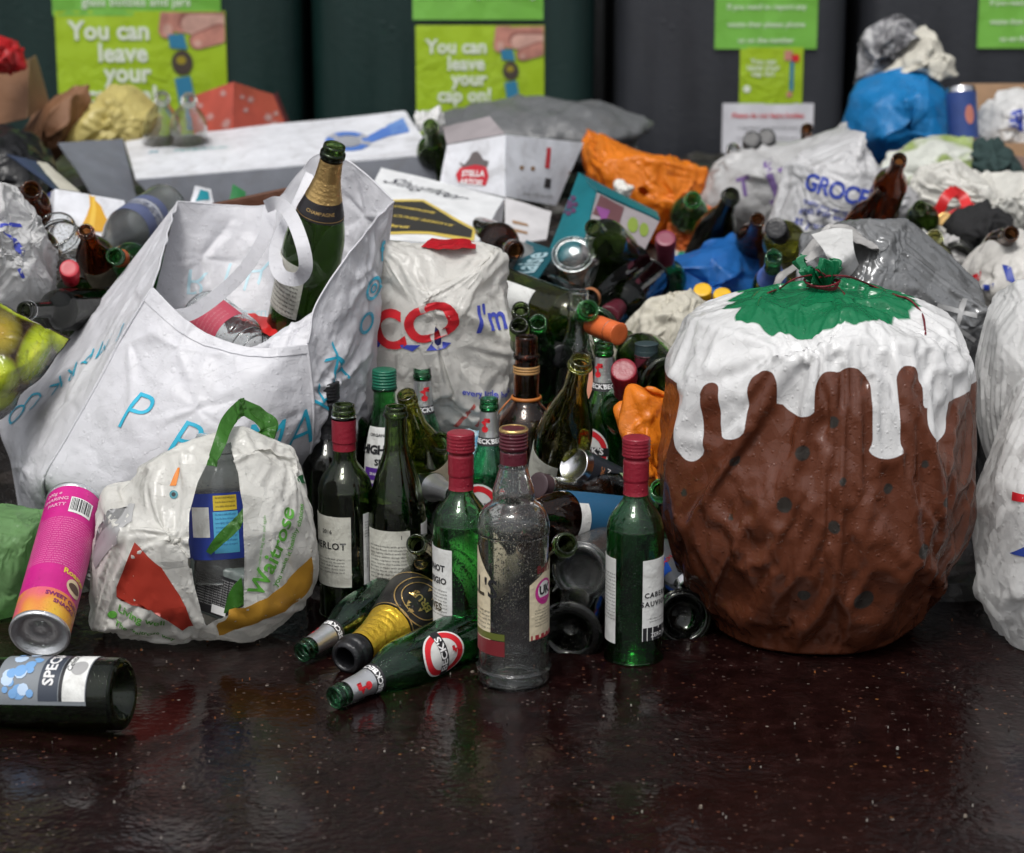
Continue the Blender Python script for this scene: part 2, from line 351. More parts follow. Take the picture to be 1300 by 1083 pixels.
# ---------------------------------------------------------------- materials
MATS = {}
class NT:
    def __init__(s, name):
        s.m = bpy.data.materials.new(name); s.m.use_nodes = True; s.t = s.m.node_tree; s.t.nodes.clear()
        s.out = s.t.nodes.new('ShaderNodeOutputMaterial'); s.b = s.t.nodes.new('ShaderNodeBsdfPrincipled'); s.L(s.b.outputs[0], s.out.inputs[0])
        s.tc = s.t.nodes.new('ShaderNodeTexCoord')
    def n(s, ty, **k):
        x = s.t.nodes.new(ty)
        for a, b in k.items(): setattr(x, a, b)
        return x
    def L(s, a, b): s.t.links.new(a, b)
    def S(s, inp, v):
        if hasattr(v, 'is_output') or isinstance(v, bpy.types.NodeSocket): s.L(v, inp)
        else:
            if isinstance(v, (tuple, list)) and len(v) == 3 and inp.type == 'RGBA': v = (*v, 1)
            inp.default_value = v
    def noise(s, scale, detail=4, rough=.5, dist=0.0, co=None):
        x = s.n('ShaderNodeTexNoise'); x.inputs['Scale'].default_value = scale; x.inputs['Detail'].default_value = detail
        x.inputs['Roughness'].default_value = rough; x.inputs['Distortion'].default_value = dist; s.L(co or s.tc.outputs['Object'], x.inputs['Vector']); return x.outputs['Fac']
    def voro(s, scale, feature='F1', co=None, out='Distance', rnd=1.0):
        x = s.n('ShaderNodeTexVoronoi', feature=feature); x.inputs['Scale'].default_value = scale; x.inputs['Randomness'].default_value = rnd
        s.L(co or s.tc.outputs['Object'], x.inputs['Vector']); return x.outputs[out]
    def math(s, op, a, b=0.0, c=None, clamp=False):
        x = s.n('ShaderNodeMath', operation=op, use_clamp=clamp); s.S(x.inputs[0], a); s.S(x.inputs[1], b)
        if c is not None: s.S(x.inputs[2], c)
        return x.outputs[0]
    def rng(s, v, a, b, c=0.0, d=1.0, smooth=False):
        x = s.n('ShaderNodeMapRange', clamp=True, interpolation_type='SMOOTHSTEP' if smooth else 'LINEAR')
        for i, q in enumerate((v, a, b, c, d)): s.S(x.inputs[i], q)
        return x.outputs[0]
    def mix(s, f, a, b):
        x = s.n('ShaderNodeMix', data_type='RGBA'); s.S(x.inputs[0], f); s.S(x.inputs[6], a); s.S(x.inputs[7], b); return x.outputs[2]
    def ramp(s, v, stops, const=False):
        x = s.n('ShaderNodeValToRGB'); e = x.color_ramp.elements
        if const: x.color_ramp.interpolation = 'CONSTANT'
        while len(e) < len(stops): e.new(.5)
        for q, (p, c) in zip(e, stops): q.position = p; q.color = (*c, 1)
        s.L(v, x.inputs[0]); return x.outputs[0]
    def attr(s, name): x = s.n('ShaderNodeAttribute', attribute_name=name); return x.outputs['Fac']
    def bump(s, h, strength=.3, dist=.01, prev=None):
        x = s.n('ShaderNodeBump'); x.inputs['Strength'].default_value = strength; x.inputs['Distance'].default_value = dist; s.S(x.inputs['Height'], h)
        if prev is not None: s.L(prev, x.inputs['Normal'])
        return x.outputs[0]
    def facets(s, prev, scale, k):
        """small flat planes meeting in straight creases"""
        co = s.tc.outputs['Object']; nz = s.n('ShaderNodeTexNoise'); nz.inputs['Scale'].default_value = scale * .35; nz.inputs['Detail'].default_value = 1.0; s.L(co, nz.inputs['Vector'])
        sh = s.n('ShaderNodeVectorMath', operation='SCALE'); sh.inputs[3].default_value = .9 / scale; s.L(nz.outputs['Color'], sh.inputs[0]); wp = s.n('ShaderNodeVectorMath', operation='ADD'); s.L(co, wp.inputs[0]); s.L(sh.outputs[0], wp.inputs[1])
        v = s.n('ShaderNodeTexVoronoi', feature='F1'); v.inputs['Scale'].default_value = scale; s.L(wp.outputs[0], v.inputs['Vector'])
        d = s.n('ShaderNodeVectorMath', operation='SUBTRACT'); s.L(wp.outputs[0], d.inputs[0]); s.L(v.outputs['Position'], d.inputs[1])
        c = s.n('ShaderNodeVectorMath', operation='SUBTRACT'); s.L(v.outputs['Color'], c.inputs[0]); c.inputs[1].default_value = (.5, .5, .5)
        q = s.n('ShaderNodeVectorMath', operation='DOT_PRODUCT'); s.L(d.outputs[0], q.inputs[0]); s.L(c.outputs[0], q.inputs[1])
        return s.bump(q.outputs['Value'], 1.0, k, prev)
    def drops(s, prev=None, scale=190, strength=.5, dens=.5, seed=0.0):
        """rain beads"""
        mp = s.n('ShaderNodeMapping'); mp.inputs['Location'].default_value = (seed, seed * .7, 0); s.L(s.tc.outputs['Object'], mp.inputs[0])
        o = prev
        for k, sc_ in enumerate((scale, scale * .42)):
            v = s.n('ShaderNodeTexVoronoi', feature='F1'); v.inputs['Scale'].default_value = sc_; s.L(mp.outputs[0], v.inputs['Vector'])
            sep = s.n('ShaderNodeSeparateColor'); s.L(v.outputs['Color'], sep.inputs[0])
            rad = s.rng(sep.outputs[0], 1 - dens * (1 if k == 0 else .16), 1.0, 0.0, .46 if k == 0 else .34)
            q = s.math('SUBTRACT', 1.0, s.math('DIVIDE', v.outputs['Distance'], s.math('MAXIMUM', rad, .001)), clamp=True)
            hgt = s.math('MULTIPLY', s.math('POWER', q, .5), rad)
            o = s.bump(hgt, strength, .55 / sc_, o)
        return o
def film(name, col, rough=.36, trans=.22, wet=.45, crink=.35, sheer=0.0, colfn=None, spec=.5, cscale=1.0, metal=0.0, dirt=.25, fac=.30):
    """thin plastic film / coated bag material"""
    m = NT(name); c = colfn(m) if colfn else col
    if dirt:
        dn = m.rng(m.noise(16, 5, .62), .52, .78, 0, dirt)
        c = m.mix(dn, c, tuple(x * .42 + .01 for x in (.30, .26, .21)))
    m.S(m.b.inputs['Base Color'], c); m.b.inputs['Roughness'].default_value = rough; m.b.inputs['Specular IOR Level'].default_value = spec; m.b.inputs['Metallic'].default_value = metal
    n1 = m.noise(38 * cscale, 4, .55, .9); r1 = m.math('ABSOLUTE', m.math('SUBTRACT', n1, .5))
    n2 = m.noise(95 * cscale, 3, .5, .6); r2 = m.math('ABSOLUTE', m.math('SUBTRACT', n2, .5))
    mk = m.rng(m.noise(11 * cscale, 2, .5), .42, .62); h = m.math('MULTIPLY', m.math('ADD', m.rng(r1, 0, .09, 1, 0), m.math('MULTIPLY', m.rng(r2, 0, .09, 1, 0), .3)), mk)
    nb = m.bump(h, crink, .0022)
    if fac: nb = m.facets(m.facets(nb, 26 * cscale, fac), 70 * cscale, fac * .6)
    if wet: nb = m.drops(nb, 170, wet, .55)
    m.L(nb, m.b.inputs['Normal'])
    last = m.b.outputs[0]
    if trans:
        t = m.n('ShaderNodeBsdfTranslucent'); m.S(t.inputs[0], c); mx = m.n('ShaderNodeMixShader'); mx.inputs[0].default_value = trans
        m.L(last, mx.inputs[1]); m.L(t.outputs[0], mx.inputs[2]); last = mx.outputs[0]
    if sheer:
        t = m.n('ShaderNodeBsdfTransparent'); mx = m.n('ShaderNodeMixShader')
        m.S(mx.inputs[0], sheer); m.L(last, mx.inputs[1]); m.L(t.outputs[0], mx.inputs[2]); last = mx.outputs[0]
        t.inputs[0].default_value = (*[min(1, .5 + .6 * x) for x in (col or (1, 1, 1))], 1)
    m.L(last, m.out.inputs[0]); return m.m
def simple(name, col, rough=.5, metal=0.0, wet=0.0, bump=0.0, bscale=60, vary=.12, spec=.5, colfn=None, coat=0.0, dirt=0.0):
    m = NT(name); c = colfn(m) if colfn else col
    if vary and not colfn:
        c = m.mix(m.rng(m.noise(20, 5, .6), .35, .7, 0, 1), tuple(x * (1 - vary) for x in col), tuple(min(1, x * (1 + vary)) for x in col))
    if dirt: c = m.mix(m.rng(m.noise(28, 6, .65, 1.0), .50, .72, 0, dirt), c, (.10, .075, .05))
    m.S(m.b.inputs['Base Color'], c); m.b.inputs['Roughness'].default_value = rough; m.b.inputs['Metallic'].default_value = metal; m.b.inputs['Specular IOR Level'].default_value = spec
    m.b.inputs['Coat Weight'].default_value = coat
    nb = None
    if bump: nb = m.bump(m.noise(bscale, 4, .6), bump, .01)
    if wet: nb = m.drops(nb, 210, wet, .55)
    if nb is not None: m.L(nb, m.b.inputs['Normal'])
    return m.m
def glass(name, col, rough=.0, wet=.5, ior=1.48, mist=.0):
    m = NT(name); m.S(m.b.inputs['Base Color'], col); m.b.inputs['Roughness'].default_value = rough; m.b.inputs['Transmission Weight'].default_value = 1.0; m.b.inputs['IOR'].default_value = ior
    nb = m.bump(m.noise(22, 2, .5), .06, .02)
    if wet: nb = m.drops(nb, 330, wet, .7); 
    m.L(nb, m.b.inputs['Normal'])
    if mist:
        d = m.n('ShaderNodeBsdfTranslucent'); d2 = m.n('ShaderNodeBsdfDiffuse'); a_ = m.n('ShaderNodeMixShader'); x = m.n('ShaderNodeMixShader'); m.S(x.inputs[0], m.rng(m.noise(30, 4, .6), .3, .7, mist * .5, mist * 1.4)); m.L(d.outputs[0], a_.inputs[1]); m.L(d2.outputs[0], a_.inputs[2]); m.L(m.b.outputs[0], x.inputs[1]); m.L(a_.outputs[0], x.inputs[2]); m.L(x.outputs[0], m.out.inputs[0])
    return m.m
GL = dict(
    green=glass('green_glass', (.22, .66, .27), wet=.55), beer=glass('beer_green_glass', (.22, .66, .38), wet=.5),
    dark=glass('dark_green_glass', (.24, .34, .12), wet=.5), black=glass('near_black_glass', (.11, .13, .075), wet=.5),
    olive=glass('olive_glass', (.52, .53, .16), wet=.4), clear=glass('clear_glass', (.97, .99, .985), wet=.6),
    brown=glass('brown_glass', (.34, .13, .045), wet=.4), champ=glass('champagne_glass', (.14, .23, .07), wet=.55), deep=glass('deep_green_glass', (.15, .25, .09), wet=.55),
    inner=glass('inner_glass', (1, 1, 1), wet=0), frost=glass('misted_glass', (.93, .97, .97), rough=.2, wet=.5, mist=.06), haze=glass('rain_misted_glass', (.97, .99, .985), rough=.05, wet=.7, mist=.018))
K = {}
def ink(col, name=None, rough=.45):
    key = tuple(round(x, 3) for x in col)
    if key not in K: K[key] = simple(name or 'printed_ink', col, rough, vary=.06)
    return K[key]
PAPER = simple('label_paper', (.60, .60, .53), .5, wet=.3, bump=.12, bscale=120, dirt=.5)
PAPERW = simple('white_label_paper', (.72, .73, .71), .5, wet=.3, bump=.12, bscale=120, dirt=.35)
CREAM = simple('cream_label_paper', (.66, .58, .41), .5, wet=.3, bump=.12, bscale=120, dirt=.4)
SILVER = simple('silver_foil', (.74, .75, .77), .28, metal=.85, wet=.5, bump=.12, bscale=300)
GOLD = simple('gold_foil', (.75, .50, .20), .3, metal=.9, wet=.5, bump=.18, bscale=150)
YGOLD = simple('yellow_gold_foil', (.80, .52, .05), .3, metal=.75, wet=.5, bump=.35, bscale=90)
REDFOIL = simple('dark_red_foil', (.23, .012, .026), .34, wet=.7, bump=.12, bscale=200)
MAROON = simple('maroon_capsule', (.09, .012, .022), .3, wet=.5, bump=.1, bscale=200)
BLACKFOIL = simple('black_capsule', (.012, .012, .014), .32, wet=.5, bump=.2, bscale=150)
BLACKINK, NAVY, REDI = ink((.015, .015, .018), 'black_ink'), ink((.02, .035, .22), 'navy_ink'), ink((.62, .02, .03), 'red_ink')
WHITEI = ink((.8, .8, .8), 'white_ink'); GREENI = ink((.07, .30, .04), 'green_ink'); CYANI = ink((.03, .38, .56), 'cyan_ink')
# ---------------------------------------------------------------- film bags relaxed by the cloth solver round a lumpy filling
SIMMAT = ink((.5, .5, .5))
def clothsim(G, wrap, colls, frames=22, shrink=-.05, pressure=-4, pin=None, grav=1.0, bend=.5, tension=15, floor=None, mass=.3):
    mb = MB(); mb.grid(G, SIMMAT, wrap); o = mb.build('cloth_tmp'); objs = [o]
    for V, F in colls:
        mb = MB(); mb.add(V, F, SIMMAT); c = mb.build('coll_tmp'); objs.append(c)
        c.modifiers.new('c', 'COLLISION'); c.collision.thickness_outer = .002; c.collision.cloth_friction = 8
    if floor is not None:
        mb = MB(); mb.box(4, 4, .2, SIMMAT, Matrix.Translation((G[..., 0].mean(), G[..., 1].mean(), floor - .1))); f = mb.build('floor_tmp'); f.modifiers.new('c', 'COLLISION'); f.collision.thickness_outer = .001; objs.append(f)
    md = o.modifiers.new('cl', 'CLOTH'); s = md.settings
    s.quality = 5; s.mass = mass; s.tension_stiffness = tension; s.compression_stiffness = tension; s.shear_stiffness = tension * .4; s.bending_stiffness = bend; s.air_damping = 2
    s.tension_damping = s.compression_damping = s.shear_damping = 10; s.shrink_min = shrink; s.shrink_max = shrink
    if pressure: s.use_pressure = True; s.uniform_pressure_force = pressure
    s.effector_weights.gravity = grav; md.collision_settings.distance_min = .003; md.collision_settings.collision_quality = 3
    if pin is not None:
        vg = o.vertex_groups.new(name='pin')
        for i, w_ in enumerate(pin.reshape(-1)):
            if w_ > 0: vg.add([i], float(w_), 'REPLACE')
        s.vertex_group_mass = 'pin'; s.pin_stiffness = 1
    md.point_cache.frame_start = 1; md.point_cache.frame_end = frames + 2
    for fr in range(1, frames + 1): sc.frame_set(fr)
    e = o.evaluated_get(bpy.context.evaluated_depsgraph_get()); me = e.to_mesh()
    V = np.empty(len(me.vertices) * 3); me.vertices.foreach_get('co', V); e.to_mesh_clear()
    for x in objs: d = x.data; bpy.data.objects.remove(x); bpy.data.meshes.remove(d)
    sc.frame_set(1); V = V.reshape(G.shape)
    if not np.isfinite(V).all() or np.abs(V - G).max() > .25: print('SIM FELL BACK', np.abs(V - G).max()); return film_fold(G, wrap, 3, K=30, L=.1, amp=.005, w=.012, big=.006, buckle=1.03)
    print('sim ok', np.abs(V - G).max()); return V
def filling(G, seed, rows=9, cols=13, scale=.93, jit=.010, cap=(0, 0)):
    """coarse jittered solid inside the bag: its corners poke at the film"""
    rg = np.random.default_rng(seed); nv, nu = G.shape[:2]; c = G.mean((0, 1)); i = np.linspace(cap[0], nv - 1 - cap[1], rows).astype(int)
    V = []
    for k, q in enumerate(i):
        off = rg.random() * nu / cols; j = ((np.arange(cols) * nu / cols + off + rg.normal(size=cols) * nu / cols * .15).astype(int)) % nu
        V.append(G[q][np.sort(j)] if False else G[q][j])
    V = np.array(V); V = c + (V - c) * scale + rg.normal(size=V.shape) * jit; V[0] = V[0].mean(0); V[-1] = V[-1].mean(0)
    V[..., 2] = np.maximum(V[..., 2], G[..., 2].min() + .004)
    idx = np.arange(rows * cols).reshape(rows, cols); F = []
    for a in range(rows - 1):
        for b in range(cols): F += [(int(idx[a, b]), int(idx[a, (b + 1) % cols]), int(idx[a + 1, (b + 1) % cols])), (int(idx[a, b]), int(idx[a + 1, (b + 1) % cols]), int(idx[a + 1, b]))]
    return V.reshape(-1, 3), F
def sim_bag(G, seed, out=(150, 240), frames=18, shrink=-.05, pressure=-4, pin=None, floor=None, rows=9, cols=13, scale=.93, jit=.010, grav=1.0, cap=(0, 0), **k):
    V = clothsim(G, True, [filling(G, seed, rows, cols, scale, jit, cap)], frames, shrink, pressure, pin, grav, floor=floor, **k)
    return resample(V, out[0], out[1], True)
def dtext(mb, bv, s, mat, p0, p1, bold=.0, shear=0, spacing=1.0, tall=1.0, lift=.0012, cut=.10, flipx=False, size=None, res=5):
    """print s on a surface, from the point seen at p0 to the point seen at p1 along its baseline centre"""
    o = Vector((0, 0, CH)); r0 = ray(*p0).normalized(); r1 = ray(*p1).normalized(); rc = (r0 + r1).normalized()
    h0, n0, i, d = bv.ray_cast(o, r0, 20); h1, n1, i, d = bv.ray_cast(o, r1, 20); hc, nc, i, d = bv.ray_cast(o, rc, 20)
    if h0 is None or h1 is None or hc is None: return
    n = Vector((0, 0, 0))
    for q in (n0, n1, nc): n += q if q.dot(rc) < 0 else -q
    right = (h1 - h0); wd = right.length; right.normalize(); n = (n - right * n.dot(right)).normalized(); up = n.cross(right)
    V, F = text_geo(s, bold, shear, spacing, res, cut); w_ = V[:, 0].max() - V[:, 0].min(); V = V.copy(); V[:, 1] *= tall; V[:, 0] -= (V[:, 0].max() + V[:, 0].min()) / 2
    if flipx: V[:, 0] *= -1; F = [f[::-1] for f in F]
    c = (h0 + h1 + hc * 2) / 4; decal(mb, bv, V, F, mat, c, right, up, size or wd / w_, lift)
def dshape(mb, bv, pts, mat, lift=.0010, cut=.008):
    """printed patch whose outline is given where it shows on the surface"""
    o = Vector((0, 0, CH)); hs = [bv.ray_cast(o, ray(*p).normalized(), 20) for p in pts]; hs = [(h, n) for h, n, i, d in hs if h is not None]
    if len(hs) < 3: return
    c = sum((h for h, n in hs), Vector()) / len(hs); rc = (c - o).normalized(); n = sum(((q if q.dot(rc) < 0 else -q) for h, q in hs), Vector()).normalized(); r = Vector((1, 0, 0)); r = (r - n * r.dot(n)).normalized(); u = n.cross(r)
    V, F = shape_geo([((h - c).dot(r), (h - c).dot(u)) for h, q in hs], cut); decal(mb, bv, V, F, mat, c, r, u, 1.0, lift)

def facet(G, wrap, rows, cols, jit, seed, soft=1, N=None):
    """stiff film creased into flat faces: coarse jittered net, straight between its corners"""
    rg = np.random.default_rng(seed); nv, nu = G.shape[:2]; ri = np.linspace(0, nv - 1, rows).astype(int); cj = (np.arange(cols) * nu / cols).astype(int) if wrap else np.linspace(0, nu - 1, cols).astype(int)
    Cn = G[np.ix_(ri, cj)] + rg.normal(size=(rows, cols, 3)) * jit
    vi = np.linspace(0, rows - 1, nv); uj = np.arange(nu) * cols / nu if wrap else np.linspace(0, cols - 1, nu)
    v0 = np.minimum(vi.astype(int), rows - 2); fv = (vi - v0)[:, None]; u0 = uj.astype(int) if wrap else np.minimum(uj.astype(int), cols - 2); fu = (uj - u0)[None, :]; u1 = (u0 + 1) % cols if wrap else u0 + 1
    a, b, c, d = Cn[np.ix_(v0, u0)], Cn[np.ix_(v0, u1)], Cn[np.ix_(v0 + 1, u1)], Cn[np.ix_(v0 + 1, u0)]
    up = (fu > fv)[..., None]; fu = fu[..., None] * np.ones_like(fv)[..., None]; fv = fv[..., None] * np.ones_like(fu)
    H = np.where(up, a + (b - a) * fu + (c - b) * fv, a + (d - a) * fv + (c - d) * fu)
    for _ in range(soft):
        K_ = H.copy(); K_[1:-1] = (H[:-2] + 2 * H[1:-1] + H[2:]) / 4
        if wrap: K_ = (np.roll(K_, 1, 1) + 2 * K_ + np.roll(K_, -1, 1)) / 4
        else: K_[:, 1:-1] = (K_[:, :-2] + 2 * K_[:, 1:-1] + K_[:, 2:]) / 4
        H = K_
    return H
# ---------------------------------------------------------------- bottle kit
PROF = dict(
    bordeaux=(.30, [(0, .022), (.018, .016), (.029, .002), (.033, 0), (.0365, .003), (.0375, .012), (.0375, .10), (.0375, .172), (.0366, .184), (.0325, .197), (.0235, .2095), (.0168, .2195), (.0152, .230), (.0147, .262), (.0145, .281), (.0145, .2825), (.0162, .2835), (.0162, .291), (.0150, .2925), (.0147, .2985), (.0130, .30)]),
    burgundy=(.30, [(0, .024), (.020, .016), (.031, .002), (.035, 0), (.0392, .003), (.0402, .012), (.0402, .09), (.0400, .142), (.0375, .165), (.031, .195), (.0225, .222), (.0172, .240), (.0155, .262), (.0148, .284), (.0165, .285), (.0165, .2915), (.0150, .293), (.0147, .2985), (.0130, .30)]),
    champagne=(.315, [(0, .030), (.012, .026), (.022, .012), (.029, .002), (.034, 0), (.0430, .003), (.0440, .013), (.0440, .09), (.0438, .150), (.0405, .180), (.032, .212), (.0225, .242), (.0175, .262), (.0155, .284), (.0150, .294), (.0180, .296), (.0180, .303), (.0160, .305), (.0158, .313), (.0140, .315)]),
    beer=(.235, [(0, .008), (.018, .006), (.025, .001), (.027, 0), (.0300, .003), (.0307, .009), (.0307, .10), (.0303, .121), (.0275, .137), (.0205, .157), (.0155, .172), (.0135, .190), (.0125, .212), (.0122, .2185), (.0138, .2195), (.0138, .2245), (.0125, .226), (.0132, .2275), (.0132, .2335), (.0118, .235)]),
    spirit=(.335, [(0, .010), (.026, .008), (.036, .001), (.040, 0), (.0448, .003), (.0460, .010), (.0460, .022), (.0450, .028), (.0450, .10), (.0450, .190), (.0460, .202), (.0455, .214), (.0400, .230), (.0290, .240), (.0262, .244), (.0268, .250), (.0262, .256), (.0210, .274), (.0170, .288), (.0163, .2885), (.0158, .328), (.0150, .334), (.0130, .335)]),
    jug=(.305, [(0, .010), (.026, .008), (.033, .001), (.036, 0), (.0415, .004), (.0425, .012), (.0425, .11), (.0420, .165), (.0380, .185), (.028, .200), (.0195, .210), (.0180, .222), (.0185, .245), (.0170, .262), (.0165, .272), (.0185, .273), (.0185, .279), (.0160, .280), (.0158, .303), (.0140, .305)]),
    slim=(.30, [(0, .012), (.018, .008), (.026, .001), (.030, 0), (.0335, .003), (.0345, .012), (.0345, .10), (.0345, .150), (.0322, .184), (.0265, .212), (.0200, .233), (.0165, .250), (.0160, .262), (.0155, .270), (.0175, .271), (.0175, .276), (.0155, .277), (.0155, .298), (.0140, .30)]),
    jar=(.135, [(0, .008), (.022, .006), (.030, .001), (.034, 0), (.0385, .003), (.0400, .012), (.0400, .06), (.0395, .092), (.0365, .104), (.0325, .110), (.0325, .112), (.0342, .114), (.0325, .118), (.0325, .133), (.0310, .135)]),
    pint=(.26, [(0, .012), (.022, .008), (.030, .001), (.034, 0), (.0385, .004), (.0395, .014), (.0395, .10), (.0385, .150), (.033, .175), (.024, .200), (.0175, .218), (.0150, .235), (.0148, .246), (.0165, .247), (.0165, .252), (.0145, .253), (.0145, .258), (.0125, .26)]))
def prof_r(kind, z):
    h, p = PROF[kind]; a = np.array(p[3:]); zz = np.maximum.accumulate(a[:, 1]); return np.interp(z, zz, a[:, 0])
def shell(mb, kind, mat, n=56, wall=.0028):
    h, p = PROF[kind]; A = smooth1(p, 110); A[:, 0] = np.maximum(A[:, 0], 0); A[0, 0] = 0.0001
    inn = A[::-1].copy(); d = np.gradient(A, axis=0)[::-1]; d /= np.linalg.norm(d, axis=1, keepdims=True) + 1e-9
    inn[:, 0] -= d[:, 1] * wall; inn[:, 1] += d[:, 0] * wall
    inn[:, 0] = np.maximum(inn[:, 0], .0001); inn[0] = (A[-1, 0] - .0015, A[-1, 1] - .0004)
    full = np.concatenate([A, inn]); mb.lathe(full, mat, n)
def wrapV(V, kind, tc, zc, size, lift, rot=0.0, rfix=None):
    x = V[:, 0] * size; y = V[:, 1] * size; c, s_ = math.cos(rot), math.sin(rot); x, y = x * c - y * s_, x * s_ + y * c
    z = zc + y; r0 = rfix if rfix is not None else float(prof_r(kind, zc)); r = (rfix if rfix is not None else prof_r(kind, z)) + lift
    th = tc + x / r0; return np.stack([r * np.cos(th), r * np.sin(th), z], -1)
def band(kind, z0, z1, t0, t1, off, nz=14, full=False, shape=None):
    nt = 72 if full else max(8, int(abs(t1 - t0) / .09))
    zz = np.linspace(z0, z1, nz); tt = np.linspace(t0, t1, nt, endpoint=not full)
    r = prof_r(kind, zz) + off
    return np.array([[(r[i] * math.cos(t), r[i] * math.sin(t), zz[i]) for t in tt] for i in range(nz)])
FRONT = -math.pi / 2
def text_on(mb, kind, s, mat, size, tc, zc, bold=0, lift=.0012, rot=0, spacing=1.0, shear=0, cut=.5, rfix=None):
    V, F = text_geo(s, bold, shear, spacing, 2, cut)
    if len(V): mb.add(wrapV(V, kind, tc, zc, size, lift, rot, rfix), F, mat, True)
def shape_on(mb, kind, pts, mat, tc, zc, lift=.001, rot=0, size=1.0, cut=.006):
    V, F = shape_geo(pts, cut); mb.add(wrapV(V, kind, tc, zc, size, lift, rot), F, mat, True)
def greek(mb, kind, mat, tc, z0, z1, wdt, size=.0035, lift=.0011, rfix=None):
    """small print"""
    z = z1; W = ['this wine is made with grapes', 'from the finest old vineyards', 'serve lightly chilled with fish', 'and enjoy within three days', 'contains sulphites keep cool', 'please recycle this bottle now']; i = 0
    while z > z0:
        s = W[i % len(W)]; V, F = text_geo(s, 0.0, 0, 1.0, 1, 1.2); wd = V[:, 0].max() - V[:, 0].min()
        V = V.copy(); V[:, 0] *= wdt / (wd * size); mb.add(wrapV(V, kind, tc, z, size, lift, 0, rfix), F, mat, True); z -= size * 1.35; i += 1
def capsule(kind, z0, mat, root, name='capsule', ridges=True, closed=True, ztop=None, goldrim=None):
    h = PROF[kind][0]; ztop = ztop or h; mb = MB(); zz = np.linspace(z0, ztop, 50); rc = float(prof_r(kind, h - .012)) + .0006
    pr = []
    for z in zz:
        r = max(float(prof_r(kind, z)) + .0009, rc if z > z0 + .25 * (ztop - z0) else 0)
        if ridges and z > ztop - .024: r = rc + .0014 + .0005 * math.sin((z - ztop) * 2 * math.pi / .0045)
        if ridges and abs(z - (ztop - .026)) < .0013: r -= .0012
        pr.append((r, z))
    if closed: pr += [(rc + .001, ztop + .0012), (rc - .0005, ztop + .002), (rc * .6, ztop + .0018), (.0002, ztop + .0018)]
    mb.lathe(pr, mat, 48)
    if goldrim: mb.lathe([(rc + .0018, ztop - .001), (rc + .0022, ztop + .001), (rc + .0010, ztop + .0028), (rc - .0012, ztop + .0030), (rc - .002, ztop + .0022)], goldrim, 48)
    return mb.build(name, root)
def bottle(name, kind, M, gl, label, cat, group=None, n=56):
    root = empty(name, M, label, cat, group); mb = MB(); shell(mb, kind, gl, n); mb.build('glass_body', root); return root
def lab(root, kind, z0, z1, tc, wd, mat, prints=None, name='label', off=.0007, full=False):
    r = float(prof_r(kind, (z0 + z1) / 2)); hw = wd / 2 / r; mb = MB()
    G = band(kind, z0, z1, 0 if full else tc - hw, 2 * math.pi if full else tc + hw, off, full=full)
    mb.sheet(G, mat, .0003, wrap=full)
    if prints: prints(mb)
    return mb.build(name, root)
def Mpose(B, T, spin=0.0):
    B = Vector(B); z = (Vector(T) - B).normalized(); q = z.to_track_quat('Z', 'Y')
    return Matrix.Translation(B) @ q.to_matrix().to_4x4() @ Matrix.Rotation(spin, 4, 'Z')
def Mstand(px, Y, z=0.0, spin=0.0, lean=(0, 0)):
    a = ray(px, 541.5); 
    x = 0.0
    # the bottle foot stands at this height, on the column of the picture given at its middle
    d = ray(px, 560); x = d.x / d.y * Y
    yaw = math.atan2(x, Y)          # turn so that 'front' faces the camera side
    return Matrix.Translation((x, Y, z)) @ Matrix.Rotation(lean[0], 4, 'Y') @ Matrix.Rotation(lean[1], 4, 'X') @ Matrix.Rotation(spin - yaw, 4, 'Z')
def solveT(B, tx, ty, h, away=1):
    """second end of a rigid bottle of length h whose foot is B and whose mouth shows at (tx,ty)"""
    d = ray(tx, ty).normalized(); o = Vector((0, 0, CH)) - B; b = o.dot(d); c = o.dot(o) - h * h; q = b * b - c
    t = -b + (math.sqrt(q) if q > 0 else 0) * away
    return Vector((0, 0, CH)) + d * t
def Mlie(bx, by, bY, tx, ty, h, away=-1, spin=0.0):
    B = P(bx, by, bY); return Mpose(B, solveT(B, tx, ty, h, away), spin)
def facing(M, deg=0):
    """spin such that local angle FRONT faces the camera"""
    inv = M.inverted(); c = inv @ Vector((0, 0, CH)); th = math.atan2(c.y, c.x); return M @ Matrix.Rotation(th - FRONT + R(deg), 4, 'Z')
def key_mark(mb, kind, tc, zc, size, mat, rot=0, lift=.0014):
    """small heraldic key on the neck foil"""
    for pts in (rect_pts(.16, 1.0), [(-.08, .5), (.42, .5), (.42, .36), (.2, .36), (.2, .24), (.42, .24), (.42, .1), (-.08, .1)], disc_pts(.28, 14, 0, -.5), [(-.42, .1), (-.08, .3), (-.08, -.1)]):
        shape_on(mb, kind, pts, mat, tc, zc, lift, rot, size, cut=.5)
